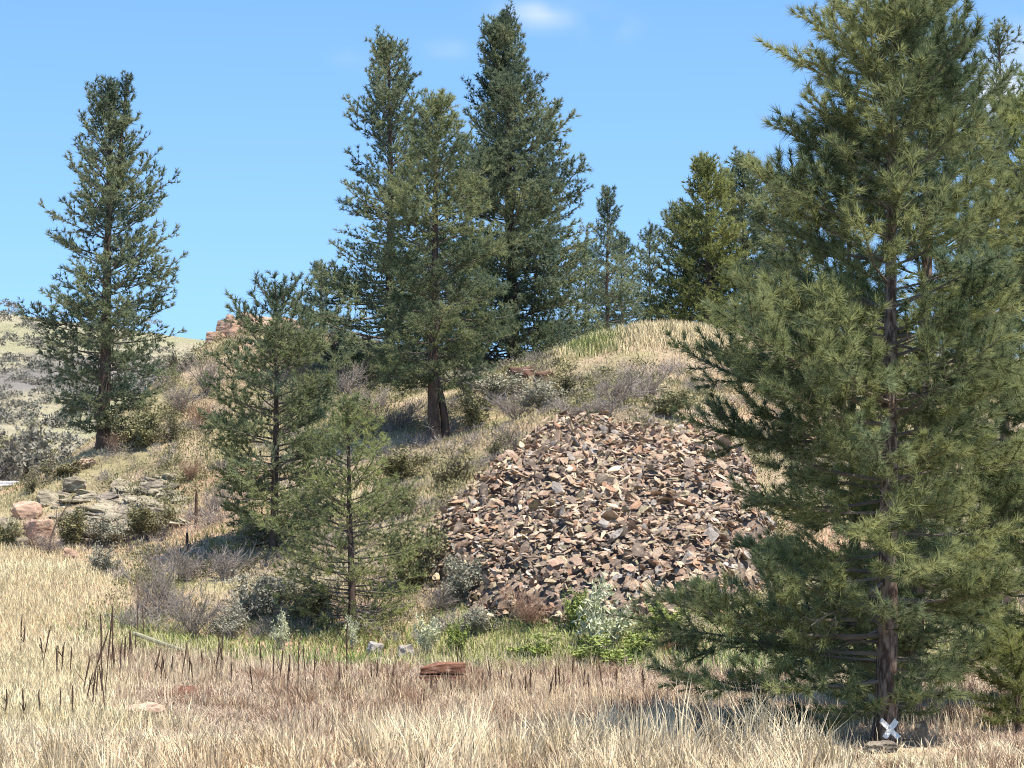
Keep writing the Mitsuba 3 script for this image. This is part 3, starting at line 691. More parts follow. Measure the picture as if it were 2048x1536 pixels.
pine('right one of two pointed pines right of the knoll', 9.94, 103.00, [(11.55, 2.67, 2.35), (14.35, 2.24, 2.14), (16.29, 1.62, 1.54), (17.81, 1.24, 1.18), (18.90, 0.64, 0.64), (19.46, 0.11, 0.11)], 'far', 'needles_middle', 19, .16, whorl=.32, per=8, gaps=.10)
pine('dark pine filling the gap left of the near clump', 10.41, 92.00, [(10.46, 2.29, 2.10), (12.39, 2.10, 1.91), (14.32, 1.53, 1.53), (15.86, 0.95, 1.05), (16.83, 0.19, 0.19)], 'far', 'needles_middle', 20, .16, whorl=.32, per=8, gaps=.10)
pine('young yellow-green pine low at the right edge', 8.34, 40.00, [(0.24, 0.66, 0.66), (0.65, 0.71, 0.66), (1.14, 0.46, 0.46), (1.47, 0.21, 0.21), (1.59, 0.04, 0.04)], 'close', 'needles_yellow', 21, .05, whorl=.24, per=5, gaps=.1, bark='bark')

# ---------------------------------------------------------------- shrubs
def grow_shrub(rng, stems, twigs, thick, spread=1.0, nleaf=0, leaf=(.05, .025), curve=.3):
    """Unit shrub: one metre wide and one metre tall; returns (twigs, leaves)."""
    wood, ends = [], []

    def twig(o, d, ln, r, lvl):
        ns = 4 if lvl == 0 else 3
        k = np.linspace(0, 1, ns)
        bend = np.array([rng.normal(0, .18), rng.normal(0, .18), curve * rng.uniform(.2, 1)])
        path = o + d * (k * ln)[:, None] + bend * (ln * k ** 2)[:, None] + rng.normal(0, .02, (ns, 3)) * k[:, None]
        v, f = tube(path, np.linspace(r, r * .45, ns), 3, False)
        wood.append((v, f, np.full((len(v), 2), rng.uniform(0, 1))))
        ends.append(path[1:])
        if lvl < 2:
            for _ in range(twigs if lvl == 0 else max(3, twigs - 2)):
                t = rng.uniform(.25, 1.0)
                oo = np.array([np.interp(t, k, path[:, q]) for q in range(3)])
                twig(oo, unit(d + rng.normal(0, .55, 3) + [0, 0, .12]), ln * rng.uniform(.35, .62), r * .62, lvl + 1)

    for _ in range(stems):
        a = rng.uniform(0, 6.28)
        lean = rng.uniform(.1, 1.0) ** .7 * spread
        twig(rng.normal(0, .04, 3) * [1, 1, 0], unit(np.array([math.cos(a) * lean, math.sin(a) * lean, .75])), rng.uniform(.28, .85), thick * rng.uniform(.7, 1.2), 0)
    wv, wf, wu = join(wood)
    lo, hi = wv.min(0), wv.max(0)
    sc = np.array([1 / max(hi[0] - lo[0], hi[1] - lo[1])] * 2 + [1 / hi[2]])
    wv = wv * sc
    if not nleaf:
        return (wv, wf, wu), None
    e = np.vstack(ends) * sc
    b = e[rng.integers(0, len(e), nleaf)] + rng.normal(0, .022, (nleaf, 3))
    d = unit(rng.normal(size=(nleaf, 3)) + [0, 0, .6])
    return (wv, wf, wu), leaves(b, d, leaf[0] * rng.uniform(.6, 1.3, nleaf), leaf[1] * rng.uniform(.7, 1.2, nleaf), rng, rng.uniform(0, 1, nleaf))


KINDS = {'bare': (dict(stems=17, twigs=9, thick=.011, spread=.95), 'twig_grey', None), 'dark': (dict(stems=9, twigs=8, thick=.017, spread=1.0, nleaf=1600, leaf=(.05, .022)), 'twig_dark', 'leaf_olive'),
         'sage': (dict(stems=14, twigs=8, thick=.010, spread=1.0, nleaf=4200, leaf=(.06, .026)), 'twig_grey', 'leaf_sage'), 'olive': (dict(stems=12, twigs=8, thick=.012, spread=.9, nleaf=6500, leaf=(.058, .026)), 'twig_dark', 'leaf_olive'),
         'green': (dict(stems=12, twigs=4, thick=.008, spread=.8, nleaf=2200, leaf=(.09, .034)), 'twig_brown', 'leaf_green'), 'brown': (dict(stems=22, twigs=8, thick=.009, spread=.7), 'twig_brown', None),
         'red': (dict(stems=14, twigs=8, thick=.010, spread=.8), 'twig_red', None), 'silver': (dict(stems=14, twigs=3, thick=.007, spread=.75, nleaf=1700, leaf=(.10, .032)), 'twig_grey', 'leaf_silver'),
         'far': (dict(stems=8, twigs=5, thick=.014, spread=1.0, nleaf=2200, leaf=(.085, .045)), 'twig_grey', 'leaf_far')}
NAMES = {'bare': 'bare_shrub', 'dark': 'dark_shrub', 'sage': 'sagebrush', 'olive': 'olive_shrub', 'green': 'green_herb', 'brown': 'brown_brush', 'red': 'red_twig_shrub', 'silver': 'silver_leaf_plant', 'far': 'roadside_shrub'}
shrub_plies = {}


def shrub(kind, label, x, y, w, h, seed):
    which = seed % 4
    if (kind, which) not in shrub_plies:
        spec, tm, lm = KINDS[kind]
        (wv, wf, wu), lf = grow_shrub(np.random.default_rng(300 + which * 17 + len(kind) * 5 + ord(kind[0])), **spec)
        shrub_plies[(kind, which)] = (mikit.ply((wv, wf), tm, uv=wu), mikit.ply(lf[:2], lm, uv=lf[2]) if lf else None)
    tw, lf = shrub_plies[(kind, which)]
    root = numbered(NAMES[kind])
    rz = seed * 2.399
    m = np.eye(4)
    m[:3, :3] = rot(0, 0, rz) @ np.diag([w * 1.15, w * 1.15, h * 1.15])
    m[:3, 3] = (x, y, float(ground_z(x, y)) - .03)
    m = ST(m)
    if lf:
        scene[root + '__twigs'] = {**tw, 'to_world': m}
        scene[root + '__foliage'] = {**lf, 'to_world': m}
    else:
        scene[root] = {**tw, 'to_world': m}
    tag(root, label, {'green': 'plant', 'silver': 'plant'}.get(kind, 'shrub'))


for k_, row in enumerate([
    ('bare', 'bare grey shrub on the skyline, left foot of the middle pines', -7.27, 96.00, 2.19, 2.29),
    ('bare', 'grey leafless shrub in the tree shade below the skyline shrub', -6.32, 91.60, 1.90, 1.43),
    ('bare', 'pale grey leafless shrub right below the skyline rock outcrop', -11.98, 94.60, 1.77, 1.77),
    ('bare', 'big grey leafless shrub at the foot of the slope, right of the straw', -9.12, 63.60, 1.98, 1.98),
    ('bare', 'grey leafless shrub with fanned branches beside the fallen pole', -8.13, 61.60, 1.66, 1.41),
    ('bare', 'grey leafless shrub standing in front of the tree shadow', -9.34, 69.00, 1.58, 1.29),
    ('bare', 'wispy grey leafless shrub under the young open pine', -8.17, 68.80, 1.57, 1.14),
    ('red', 'purplish leafless shrub at the edge of the yellow slope', -9.72, 63.60, 0.92, 1.19),
    ('sage', 'rounded grey sagebrush left of the scraggly low pine', -6.89, 63.60, 1.58, 1.19),
    ('sage', 'small grey sagebrush between dead stalks and scraggly pine', -6.22, 64.80, 1.21, 0.94),
    ('olive', 'large olive bush between the scraggly pine and the stone pile', -2.74, 64.20, 1.67, 1.80),
    ('olive', 'olive bush just under the scraggly pine, on its left', -5.26, 63.00, 1.57, 1.05),
    ('sage', 'grey sagebrush at the lower left corner of the stone pile', -1.17, 63.40, 1.45, 1.12),
    ('bare', 'low grey brush right of the large olive bush', -1.88, 63.00, 1.31, 0.78),
    ('brown', 'reddish brown brush at the lower edge of the stone pile', 0.52, 61.40, 1.53, 1.08),
    ('brown', 'brown brush between the stone pile and the silver plant', -0.12, 62.20, 0.90, 0.77),
    ('silver', 'large pale silver-leaved plant below the stone pile', 2.35, 59.60, 1.55, 1.55),
    ('green', 'dark green herb patch under the silver-leaved plant', 1.99, 58.00, 1.69, 0.66),
    ('green', 'green bush left behind the silver-leaved plant', 1.65, 61.00, 0.89, 0.95),
    ('silver', 'silver-leaved plant right of the red-brown rock block, behind it', -2.09, 60.00, 0.75, 0.87),
    ('silver', 'narrow silver-leaved plant left of the scraggly pine trunk', -5.79, 60.40, 0.50, 0.85),
    ('silver', 'narrow silver-leaved plant right beside the scraggly pine trunk', -3.97, 60.40, 0.35, 0.75),
    ('green', 'bright yellow-green herb behind the red-brown rock block', -1.38, 59.80, 0.74, 0.74),
    ('green', 'bright yellow-green plant at the right end of the stone pile', 5.20, 64.80, 1.21, 1.08),
    ('green', 'green herbs under the lowest left limbs of the nearest pine', 3.86, 61.00, 1.14, 0.76),
    ('olive', 'dull green weeds left of the twiggy pine limb', 4.40, 59.80, 1.49, 0.87),
    ('dark', 'dark-stemmed shrub left of the stone pile, alone on the grass', -1.98, 73.00, 1.67, 1.44),
    ('dark', 'small shrub above the dark-stemmed shrub, below the double trunk', -0.37, 74.20, 1.39, 0.92),
    ('bare', 'purplish grey shrub with dark stem in the middle of the knoll foot', 3.21, 76.80, 2.07, 1.43),
    ('bare', 'purplish grey shrub at the right of the knoll foot', 4.39, 79.40, 1.81, 1.24),
    ('bare', 'low grey shrub just above the top of the stone pile', 2.98, 75.20, 1.87, 0.78),
    ('sage', 'pale sagebrush right of the double trunk', -0.43, 85.20, 2.12, 1.06),
    ('bare', 'grey tangled shrub right below the pale sagebrush', 0.18, 80.40, 2.00, 1.08),
    ('dark', 'gnarled dark shrub left of the purplish knoll shrubs', 1.74, 83.00, 1.90, 1.12),
    ('olive', 'olive shrub under the right limbs of the double trunk pine', -1.18, 82.00, 1.53, 1.19),
    ('olive', 'olive shrub right above the stone pile under the pine limbs', 4.87, 76.60, 1.75, 0.87),
    ('bare', 'grey brush left of the double trunk in half shade', -4.11, 84.60, 1.93, 1.23),
    ('brown', 'brown brush at the foot of the double trunk, on its left', -5.07, 84.40, 1.58, 1.05),
    ('bare', 'grey shrub beside the orange soil right of the far-left pine', -12.77, 93.20, 1.93, 1.35),
    ('dark', 'thin dark-stemmed shrub between far-left pine and young open pine', -12.30, 87.00, 1.08, 1.08),
    ('olive', 'light green shrub at the right foot of the far-left pine', -13.65, 86.60, 1.98, 1.62),
    ('brown', 'brown brush under the far-left pine', -14.28, 86.60, 1.62, 0.81),
    ('dark', 'dark brush in the shade left of the far-left pine', -16.20, 85.40, 2.30, 1.06),
    ('dark', 'dark low brush below the far-left pine, near the guardrail end', -16.66, 84.20, 1.40, 0.87),
    ('olive', 'green shrub in front of the ledged outcrop', -11.46, 76.40, 1.43, 1.19),
    ('sage', 'grey tangled sagebrush at the foot of the ledged outcrop', -12.69, 76.20, 1.74, 0.95),
    ('olive', 'olive brush left of the outcrop foot, by the leaning sapling', -13.96, 75.80, 1.42, 1.10),
    ('red', 'reddish leafless brush in front of the orange rocks', -14.74, 74.60, 1.55, 1.08),
    ('bare', 'grey leafless brush at the foot of the leaning sapling', -14.08, 74.40, 1.24, 0.77),
    ('olive', 'grass-green shrub at the left edge above the yellow slope', -15.59, 74.60, 0.93, 0.93),
    ('sage', 'straw-grey brush just right of the orange rock in the grass', -11.69, 69.80, 1.01, 0.87),
    ('sage', 'pale brush on the crest between far-left pine and skyline rocks', -13.82, 100.00, 2.08, 0.93),
    ('olive', 'olive brush in the middle of the slope below the double trunk', -3.59, 77.20, 1.44, 0.96),
    ('brown', 'brown weeds beside the right end of the green strip', 3.77, 59.60, 0.87, 0.49),
    ('bare', 'grey thicket at the left of the shaded bank, under the skyline shrub', -8.31, 94.20, 1.96, 1.37),
    ('bare', 'grey leafless thicket at the edge of the shaded bank', -5.10, 88.00, 2.01, 1.19),
    ('sage', 'grey-green sagebrush below the gnarled dark shrub', 1.02, 80.40, 1.67, 1.00),
    ('bare', 'lavender grey thicket touching the upper left of the stone pile', 1.97, 75.20, 1.56, 0.78),
    ('sage', 'small sagebrush directly right of the double trunk top', -1.52, 87.20, 1.45, 1.09),
    ('brown', 'brown brush in the gap between far-left pine and young open pine', -11.63, 89.00, 1.66, 1.11),
    ('bare', 'grey twiggy brush beside the taller broken snag', -9.63, 77.60, 1.13, 1.13),
    ('brown', 'brown brush at the upper right end of the ledged outcrop', -11.01, 82.40, 1.37, 0.86),
    ('sage', 'grey-green sagebrush right of the fallen pole', -7.24, 61.60, 1.15, 0.90),
    ('bare', 'grey leafless brush behind the stalks left of the fallen pole', -9.70, 61.60, 0.90, 0.77),
    ('sage', 'low grey sagebrush left of the brown brush below the stone pile', -0.81, 61.40, 1.02, 0.64),
    ('green', 'green herb clump left of the green patch under the large silver-leaved plant', 0.74, 59.00, 1.10, 0.59),
    ('green', 'green herb clump right of the green patch under the large silver-leaved plant', 3.06, 59.00, 1.22, 0.61),
    ('olive', 'olive shrub on the slope left of the stone pile tip', -3.25, 70.00, 1.31, 0.94),
    ('sage', 'grey sagebrush beside the lower trunk of the young open pine', -7.79, 71.80, 1.34, 0.89),
    ('far', 'rounded shrub beside the road at the left edge', -34.45, 166.00, 3.6, 3.4),
    ('far', 'grey-green shrub right of the roadside shrub at the left edge', -33.88, 170.00, 3.8, 3.6),
    ('far', 'taller pale shrub behind the guardrail end', -31.56, 164.00, 3.8, 3.0),
    ('far', 'low shrub directly above the guardrail', -33.91, 158.00, 3.4, 2.6),
    ('olive', 'dark green roadside bush above the low shrub', -37.10, 182.00, 4.2, 4.4)]):
    shrub(row[0], row[1], row[2], row[3], row[4], row[5], k_)


def leaning_sapling():
    x, y = -14.23, 74.20
    z = float(ground_z(x, y))
    pts = np.array([[0, 0, 0], [.03, 0, .45], [.18, 0, .95], [.48, .05, 1.45], [.85, .05, 1.95]])
    v1 = tube(pts + [x, y, z], [.035, .032, .028, .02, .01], 6)
    v2 = tube(np.array([[.22, 0, 1.0], [.2, .05, 1.35], [.3, .05, 1.7]]) + [x, y, z], [.018, .013, .006], 5)
    v3 = tube(np.array([[.5, 0, 1.48], [.75, -.05, 1.55], [1.0, -.05, 1.5]]) + [x, y, z], [.014, .01, .005], 5)
    put('leaning_sapling', join([v1, v2, v3])[:2], 'post_wood', smooth=True)
    tag('leaning_sapling', 'bare sapling leaning right in front of the orange rocks', 'sapling')


leaning_sapling()


# ---------------------------------------------------------------- brush on the far hill
def far_brush():
    r = np.random.default_rng(77)
    x, y = r.uniform(-130, -20, 4000), r.uniform(188, 490, 4000)
    k = (edge_noise(x, y * .45, .05, 41) > .44) & (x > -.235 * y) & (x < -.10 * y)
    k &= r.uniform(0, 1, 4000) < 1 - .85 * _sm(330, 440, y)
    x, y = x[k], y[k]
    base, size = [], []
    n = 110
    w = r.uniform(.8, 2.6, len(x))
    z = ground_z(x, y)
    d = unit(r.normal(size=(len(x), n, 3)))
    d[..., 2] = np.abs(d[..., 2])
    p = np.stack([x, y, z], 1)[:, None] + d * (w[:, None, None] * np.array([.5, .5, .42])) * r.uniform(.55, 1.0, (len(x), n, 1))
    u = np.clip(np.repeat(r.uniform(0, 1, len(x)), n) * .6 + r.uniform(0, .4, len(x) * n), 0, 1)
    m = leaves(p.reshape(-1, 3), unit(d.reshape(-1, 3) + r.normal(0, .6, (len(x) * n, 3))), np.repeat(w, n) * r.uniform(.11, .22, len(x) * n), np.repeat(w, n) * r.uniform(.06, .12, len(x) * n), r, u)
    stuff('far_hill_brush', m, 'leaf_far', 'pale grey brush scattered over the far hillside at the left')


far_brush()


# ---------------------------------------------------------------- the stone pile
PILE = np.array([(-2.54, 66.00, 3.64), (-1.46, 67.70, 4.57), (0.09, 70.00, 5.81), (0.83, 71.00, 6.25), (1.64, 71.30, 6.60), (2.61, 71.30, 6.19), (4.10, 71.60, 6.23), (5.61, 71.80, 6.30), (6.63, 70.00, 5.81), (7.00, 65.50, 3.61), (5.35, 62.20, 1.76), (3.38, 61.40, 1.24), (1.47, 61.40, 1.24), (-0.50, 61.90, 1.51), (-1.78, 64.20, 2.78), (3.41, 62.00, 1.92), (1.49, 62.00, 1.92),
                 (1.08, 68.20, 5.32), (3.20, 68.20, 5.18), (5.31, 68.00, 5.03), (-0.60, 66.20, 4.02), (1.03, 65.60, 4.01), (3.06, 65.40, 3.88), (5.08, 65.20, 3.74), (-0.32, 63.60, 2.81), (1.39, 63.20, 2.81), (3.34, 63.00, 2.68), (4.93, 63.30, 2.74)])
_pile = RBFInterpolator(PILE[:, :2], PILE[:, 2], kernel='thin_plate_spline', smoothing=.02)


def stone_pile():
    r = np.random.default_rng(5)
    root = 'rock_pile'
    tag(root, 'large heap of loose broken flat stones in tan, pink and grey on the hillside', 'rock pile')
    lo, hi = PILE_XY.min(0), PILE_XY.max(0)

    def spots(n, gap):
        out = np.zeros((0, 2))
        tries = 0
        while len(out) < n and tries < 60000:
            tries += 1
            q = r.uniform(lo - .15, hi + .15)
            if in_poly(q[:1], q[1:], PILE_XY)[0] and (not len(out) or ((out - q) ** 2).sum(1).min() > gap ** 2):
                out = np.vstack([out, q])
        return out

    def rise(q):
        d = np.full(len(q), 9.0)
        for k in range(len(PILE_XY)):
            a, b = PILE_XY[k - 1], PILE_XY[k]
            t = np.clip(((q - a) @ (b - a)) / ((b - a) @ (b - a)), 0, 1)
            d = np.minimum(d, np.linalg.norm(q - a - t[:, None] * (b - a), axis=1))
        return _sm(-.3, .45, np.where(in_poly(q[:, 0], q[:, 1], PILE_XY), d, -d))

    def height(q):
        g = ground_z(q[:, 0], q[:, 1])
        lump = .34 * (meshkit.fbm(np.stack([q[:, 0] * .8, q[:, 1] * .8, q[:, 0] * 0], -1), 3, 81) - .5)
        return g + np.maximum(_pile(q) + lump - g, .05) * rise(q)

    def surface(q):
        z = height(q)
        e = .25
        n = np.stack([-(height(q + [e, 0]) - height(q - [e, 0])) / (2 * e), -(height(q + [0, e]) - height(q - [0, e])) / (2 * e), np.ones(len(q))], 1)
        return z, unit(n)

    names = list(STONES)
    wts = np.array([.30, .17, .08, .10, .20, .09, .06])
    variants = [[(s, mikit.ply(stone_mesh(r, sx, sy, sz, 13), s)) for s in names] for sx, sy, sz in ((.58, .38, .05), (.46, .34, .07), (.66, .34, .045), (.40, .30, .11), (.54, .42, .045), (.44, .30, .055), (.72, .42, .065), (.52, .24, .05))]

    def frame(n, tilt):
        up_ = unit(n * .75 + np.array([0, 0, .35]) + r.normal(0, tilt, 3))
        a = unit(np.cross(up_, r.normal(size=3)))
        return np.stack([a, np.cross(up_, a), up_], 1)

    q = spots(300, .27)
    z, n = surface(q)
    for k in range(len(q)):
        v = variants[int(r.integers(0, len(variants)))][int(r.choice(len(names), p=wts))][1]
        m = mat(frame(n[k], .55), np.array([*q[k], z[k]]) + n[k] * r.uniform(.02, .22), r.uniform(.45, 1.0) + .35 * (r.uniform() < .12))
        scene[f'{root}__stone' + (f'_{k:03d}' if k else '')] = {**v, 'to_world': ST(m)}
    # the smaller and half hidden ones
    q = r.uniform(lo - .2, hi + .2, (16000, 2))
    q = q[rise(q) > .05]
    q = q[:5200]
    z, n = surface(q)
    which = r.choice(len(names), len(q), p=wts)
    for i, s in enumerate(names):
        shapes = [stone_mesh(r, *d, 10) for d in ((.30, .22, .05), (.26, .18, .07), (.38, .24, .04), (.22, .16, .06), (.44, .26, .05))]
        parts = []
        for k in np.nonzero(which == i)[0]:
            g = shapes[int(r.integers(0, 5))]
            m = frame(n[k], .6) * r.uniform(.5, 1.05)
            parts.append((g.vertices @ m.T + [*q[k], z[k]] + n[k] * r.uniform(-.05, .13), g.faces))
        key = f'{root}__small_stones' + (f'_{i:03d}' if i else '')
        put(key, join(parts)[:2], s)
        labels[key] = {'kind': 'stuff'}
    # the body of the heap under the loose stones
    xs, ys = np.arange(lo[0] - .5, hi[0] + .5, .3), np.arange(lo[1] - .5, hi[1] + .5, .3)
    X, Y = np.meshgrid(xs, ys, indexing='ij')
    Q = np.stack([X, Y], -1).reshape(-1, 2)
    Z = np.where(rise(Q) > .02, height(Q) - .22, ground_z(Q[:, 0], Q[:, 1]) - .4)
    a, b = X.shape
    i, j = np.meshgrid(np.arange(a - 1), np.arange(b - 1), indexing='ij')
    f = np.stack([i * b + j, (i + 1) * b + j, (i + 1) * b + j + 1, i * b + j + 1], -1).reshape(-1, 4)
    put(f'{root}__core', (np.column_stack([Q, Z]), f), 'stone_plum')


stone_pile()


# ---------------------------------------------------------------- outcrops and single rocks
def rock(name, label, material, x, y, size, seed, rz=0.0, sink=.3, tilt=(0, 0), strata=0.0, amp=.10, cat='rock'):
    r = np.random.default_rng(seed)
    key = numbered(name)
    g = boulder_mesh(r, *size, amp=amp, strata=strata)
    m = mat(rot(tilt[0], tilt[1], rz), (x, y, float(ground_z(x, y)) + size[2] * (.5 - sink)))
    put(key, g, material, m, smooth=35)
    tag(key, label, cat)
    return key


rock('orange_boulder', 'orange boulder at the left edge under the guardrail', 'rock_orange', -16.16, 80.20, (1.0, 1.0, .95), 1)
rock('orange_boulder', 'reddish orange boulder right below the first orange boulder', 'rock_orange', -15.05, 76.80, (.95, .8, .8), 2, .5)
rock('tan_boulder', 'tan boulder left of the orange boulders, at the picture edge', 'rock_lichen', -16.06, 76.60, (.8, .8, .9), 3)
rock('tan_boulder', 'low tan boulder in front of the boulders at the left edge', 'rock_lichen', -15.40, 74.80, (1.0, .6, .6), 4, .3)
rock('grey_boulder', 'grey boulder at the left end of the ledged outcrop', 'rock_lichen', -15.67, 81.80, (.9, .9, .8), 5)
rock('grey_boulder', 'grey-brown boulder on top of the ledged outcrop', 'rock_lichen', -15.05, 83.00, (.9, .7, .7), 6)
rock('orange_rock', 'small orange rock standing in the grass at the top of the yellow slope', 'rock_orange', -13.36, 73.40, (.50, .4, .62), 7, .4, .2)
rock('orange_rock', 'flat orange rock lying right of the small standing one', 'rock_orange', -12.90, 72.80, (.5, .4, .26), 8, .1, .2)
rock('grey_rock', 'grey speckled rock at the foot of the scraggly pine', 'rock_grey', -2.61, 59.60, (.58, .5, .42), 9, .3, .2)
rock('grey_rock', 'pale grey rock right of the scraggly pine trunk', 'rock_grey', -3.46, 60.00, (.55, .5, .45), 10, .9, .2)
rock('pale_rock', 'pale pink and grey flat rock lying in the field', 'rock_orange', -6.43, 42.20, (.95, .7, .34), 11, .2, .30)
rock('brown_rock', 'low brown rock hump in the weeds right of the pale flat rock', 'rock_brown', -6.46, 47.20, (.8, .5, .28), 12, .1, .3)
rock('plum_rock', 'purplish grey rock at the bottom left corner', 'rock_grey', (-7.02, 35.20, 0.00)[0], (-7.02, 35.20, 0.00)[1], (.75, .6, .42), 13, .1, .3)
rock('tan_stone', 'rounded tan stone below the lower edge of the stone pile', 'stone_tan', 3.24, 61.80, (.36, .34, .44), 14, 0, .25)
rock('dark_rock', 'dark grey rock at the foot of the nearest pine', 'rock_dark', (5.56, 36.60, -0.05)[0], (5.56, 36.60, -0.05)[1], (.52, .4, .24), 15, .2, .25)
rock('dark_rock', 'dark upright rock right of the nearest pine trunk', 'rock_dark', (6.34, 37.60, -0.05)[0], (6.34, 37.60, -0.05)[1], (.22, .2, .48), 16, .2, .15)
rock('bank_rock', 'reddish rock under the tallest pine, shade painted into its dark colour', 'rock_brown_shaded', 0.38, 87.40, (1.3, .8, .8), 17, .1, .45, amp=.14)
rock('bank_rock', 'smaller reddish rock with the same painted shade, right of the larger one', 'rock_brown_shaded', 1.09, 86.00, (.8, .6, .6), 18, .1, .4)
rock('pink_stone', 'pinkish rock in the shade left of the far-left pine', 'rock_orange', -15.21, 85.80, (1.1, .6, .5), 19, .4, .4)


def skyline_outcrop():
    r = np.random.default_rng(21)
    root = 'rock_outcrop'
    tag(root, 'pinkish rock outcrop of big blocks on the skyline', 'rock outcrop')
    blocks = ((-12.61, 107.00, 1.25, 1.2, 2.3), (-11.90, 108.00, 1.7, 1.5, 2.7), (-10.83, 108.00, 1.6, 1.4, 2.2), (-13.14, 106.40, .8, .8, 1.1), (-12.01, 105.80, 1.5, 1.0, 1.2), (-11.02, 106.00, 1.4, 1.0, 1.3), (-13.65, 107.00, .8, .7, .8), (-9.64, 106.00, 1.7, 1.2, 1.2))
    for k, (x, y, w, d, h) in enumerate(blocks):
        g = boulder_mesh(r, w, d, h, amp=.11)
        put(numbered(root + '__block'), g, 'rock_orange', mat(rot(r.normal(0, .12), r.normal(0, .12), r.uniform(0, 3)), (x, y, float(ground_z(x, y)) + h * .18)), smooth=30)


skyline_outcrop()


def ledged_outcrop():
    """Lichen-grey ledges stepping up the bank: tilted slabs, one above and behind the other."""
    r = np.random.default_rng(23)
    root = 'ledged_outcrop'
    tag(root, 'greenish grey outcrop of thin tilted rock ledges below the far-left pine', 'rock outcrop')
    lo = np.array([(-14.24, 76.50, 3.12), (-10.50, 77.50, 3.33), (-11.61, 83.00, 5.18), (-15.56, 83.00, 4.83)])[:, :2]
    for k in range(95):
        a, b = r.uniform(0, 1, 2)
        x, y = (lo[0] * (1 - a) + lo[1] * a) * (1 - b) + (lo[3] * (1 - a) + lo[2] * a) * b
        w, d, h = r.uniform(.5, 1.5), r.uniform(.5, 1.0), r.uniform(.12, .30)
        g = boulder_mesh(r, w, d, h, amp=.11)
        n = normal_at(x, y)
        put(numbered(root + '__ledge'), g, 'rock_lichen' if r.uniform() < .8 else 'rock_dark', mat(rot(r.normal(.22, .14), r.normal(.12, .12), r.normal(0, .5)), (x, y, float(ground_z(x, y)) + r.uniform(-.06, .08))), smooth=30)


ledged_outcrop()


def layered_block():
    x, y = -1.48, 52.00
    z = float(ground_z(x, y))
    root = 'layered_rock'
    tag(root, 'red-brown block of layered rock at the far edge of the field', 'rock')
    r = np.random.default_rng(31)
    for k, (w, d, z0, z1, ox) in enumerate(((1.02, .6, -.05, .26, 0.02), (.98, .58, .275, .50, -.02))):
        pts = []
        for sx in (-1, 1):
            for sy in (-1, 1):
                pts += [(sx * w / 2 * r.uniform(.92, 1), sy * d / 2 * r.uniform(.9, 1), z0), (sx * w / 2 * r.uniform(.94, 1), sy * d / 2 * r.uniform(.9, 1), z1 - (.09 if (k == 1 and sx < 0) else 0) - r.uniform(0, .03))]
        pts += [(ox + .05, -d / 2 * 1.04, z0 + .03), (ox + .05, -d / 2 * 1.03, z1 - .02), (-.12, 0, z1 + .01 if k else z1)]
        g = hull(np.array(pts)).subdivide_to_size(.09)
        v = np.array(g.vertices)
        v += unit(v - v.mean(0)) * ((meshkit.fbm(v * 6 + k * 9, 3, 4) - .5) * .07)[:, None]
        put(numbered(root + '__layer'), trimesh.Trimesh(v, g.faces, process=False), 'rock_brown', mat(rot(0, 0, .06), (x, y, z)), smooth=30)


layered_block()


# ---------------------------------------------------------------- poles, snags, cross, guardrail
def fallen_pole():
    a, b = np.array([*(-9.34, 59.80)]), np.array([*(-7.84, 58.20)])
    za, zb = float(ground_z(*a)) + .26, float(ground_z(*b)) + .16
    t = np.linspace(0, 1, 8)[:, None]
    p = np.column_stack([a + (b - a) * t, za + (zb - za) * t])
    p[:, 2] += .006 * np.sin(t[:, 0] * 9)
    put('fallen_pole', tube(p, np.linspace(.055, .045, 8), 8), 'pole_wood', smooth=40)
    tag('fallen_pole', 'pale weathered pole lying aslant at the foot of the slope', 'pole')


fallen_pole()


def fallen_branch():
    x, y = -1.07, 61.60
    z = float(ground_z(x, y)) + .2
    put('fallen_branch', tube(np.array([[-.16, 0, .14], [-.03, 0, .02], [.05, 0, -.02], [.18, 0, -.06]]) + [x, y, z], [.03, .035, .03, .02], 6), 'stalk_dark', smooth=40)
    tag('fallen_branch', 'short dark piece of branch lying on the yellow grass above the layered rock', 'branch')


fallen_branch()


def snag(label, u):
    x, y, h, lean = u
    z = float(ground_z(x, y)) - .1
    key = numbered('dead_snag')
    r = np.random.default_rng(int(abs(x) * 100))
    p = np.array([[0, 0, 0], [lean * .3, 0, h * .4], [lean * .8, .02, h * .8], [lean, 0, h]]) + [x, y, z]
    parts = [tube(p, [.06, .055, .045, .03], 7), tube(np.array([p[1], p[1] + [.12, .05, .1]]), [.025, .012], 5)]
    put(key, join(parts)[:2], 'stalk_dark', smooth=40)
    tag(key, label, 'dead tree')


snag('dark broken snag left of the young open pine, the taller upper one', (-10.08, 77.00, 1.18, 0.00))
snag('thin dark snag lower left of the young open pine', (-9.83, 73.00, 0.67, 0.00))


def stalk(label, group, x, y, h, lean, seed):
    r = np.random.default_rng(seed)
    z = float(ground_z(x, y)) - .03
    n = 6
    t = np.linspace(0, 1, n)
    lean = lean + r.normal(0, .07) * h
    p = np.stack([x + lean * t ** 1.3 + np.cumsum(r.normal(0, .008, n)), y + np.cumsum(r.normal(0, .008, n)), z + h * t], 1)
    rad = .008 + .007 * _sm(.35, .6, t) - .007 * _sm(.8, 1.0, t)
    parts = [tube(p, rad * r.uniform(.9, 1.35), 6)]
    for _ in range(int(r.integers(0, 3))):
        k = int(r.integers(2, 4))
        e = p[k] + [r.normal(0, .08), r.normal(0, .05), r.uniform(.12, .3) * h]
        parts.append(tube(np.array([p[k], (p[k] + e) / 2 + [r.normal(0, .02), 0, 0], e]), [.007, .009, .004], 5))
    key = numbered('dead_stalk')
    put(key, join(parts)[:2], 'stalk_dark', smooth=60)
    tag(key, label, 'stalk', group)


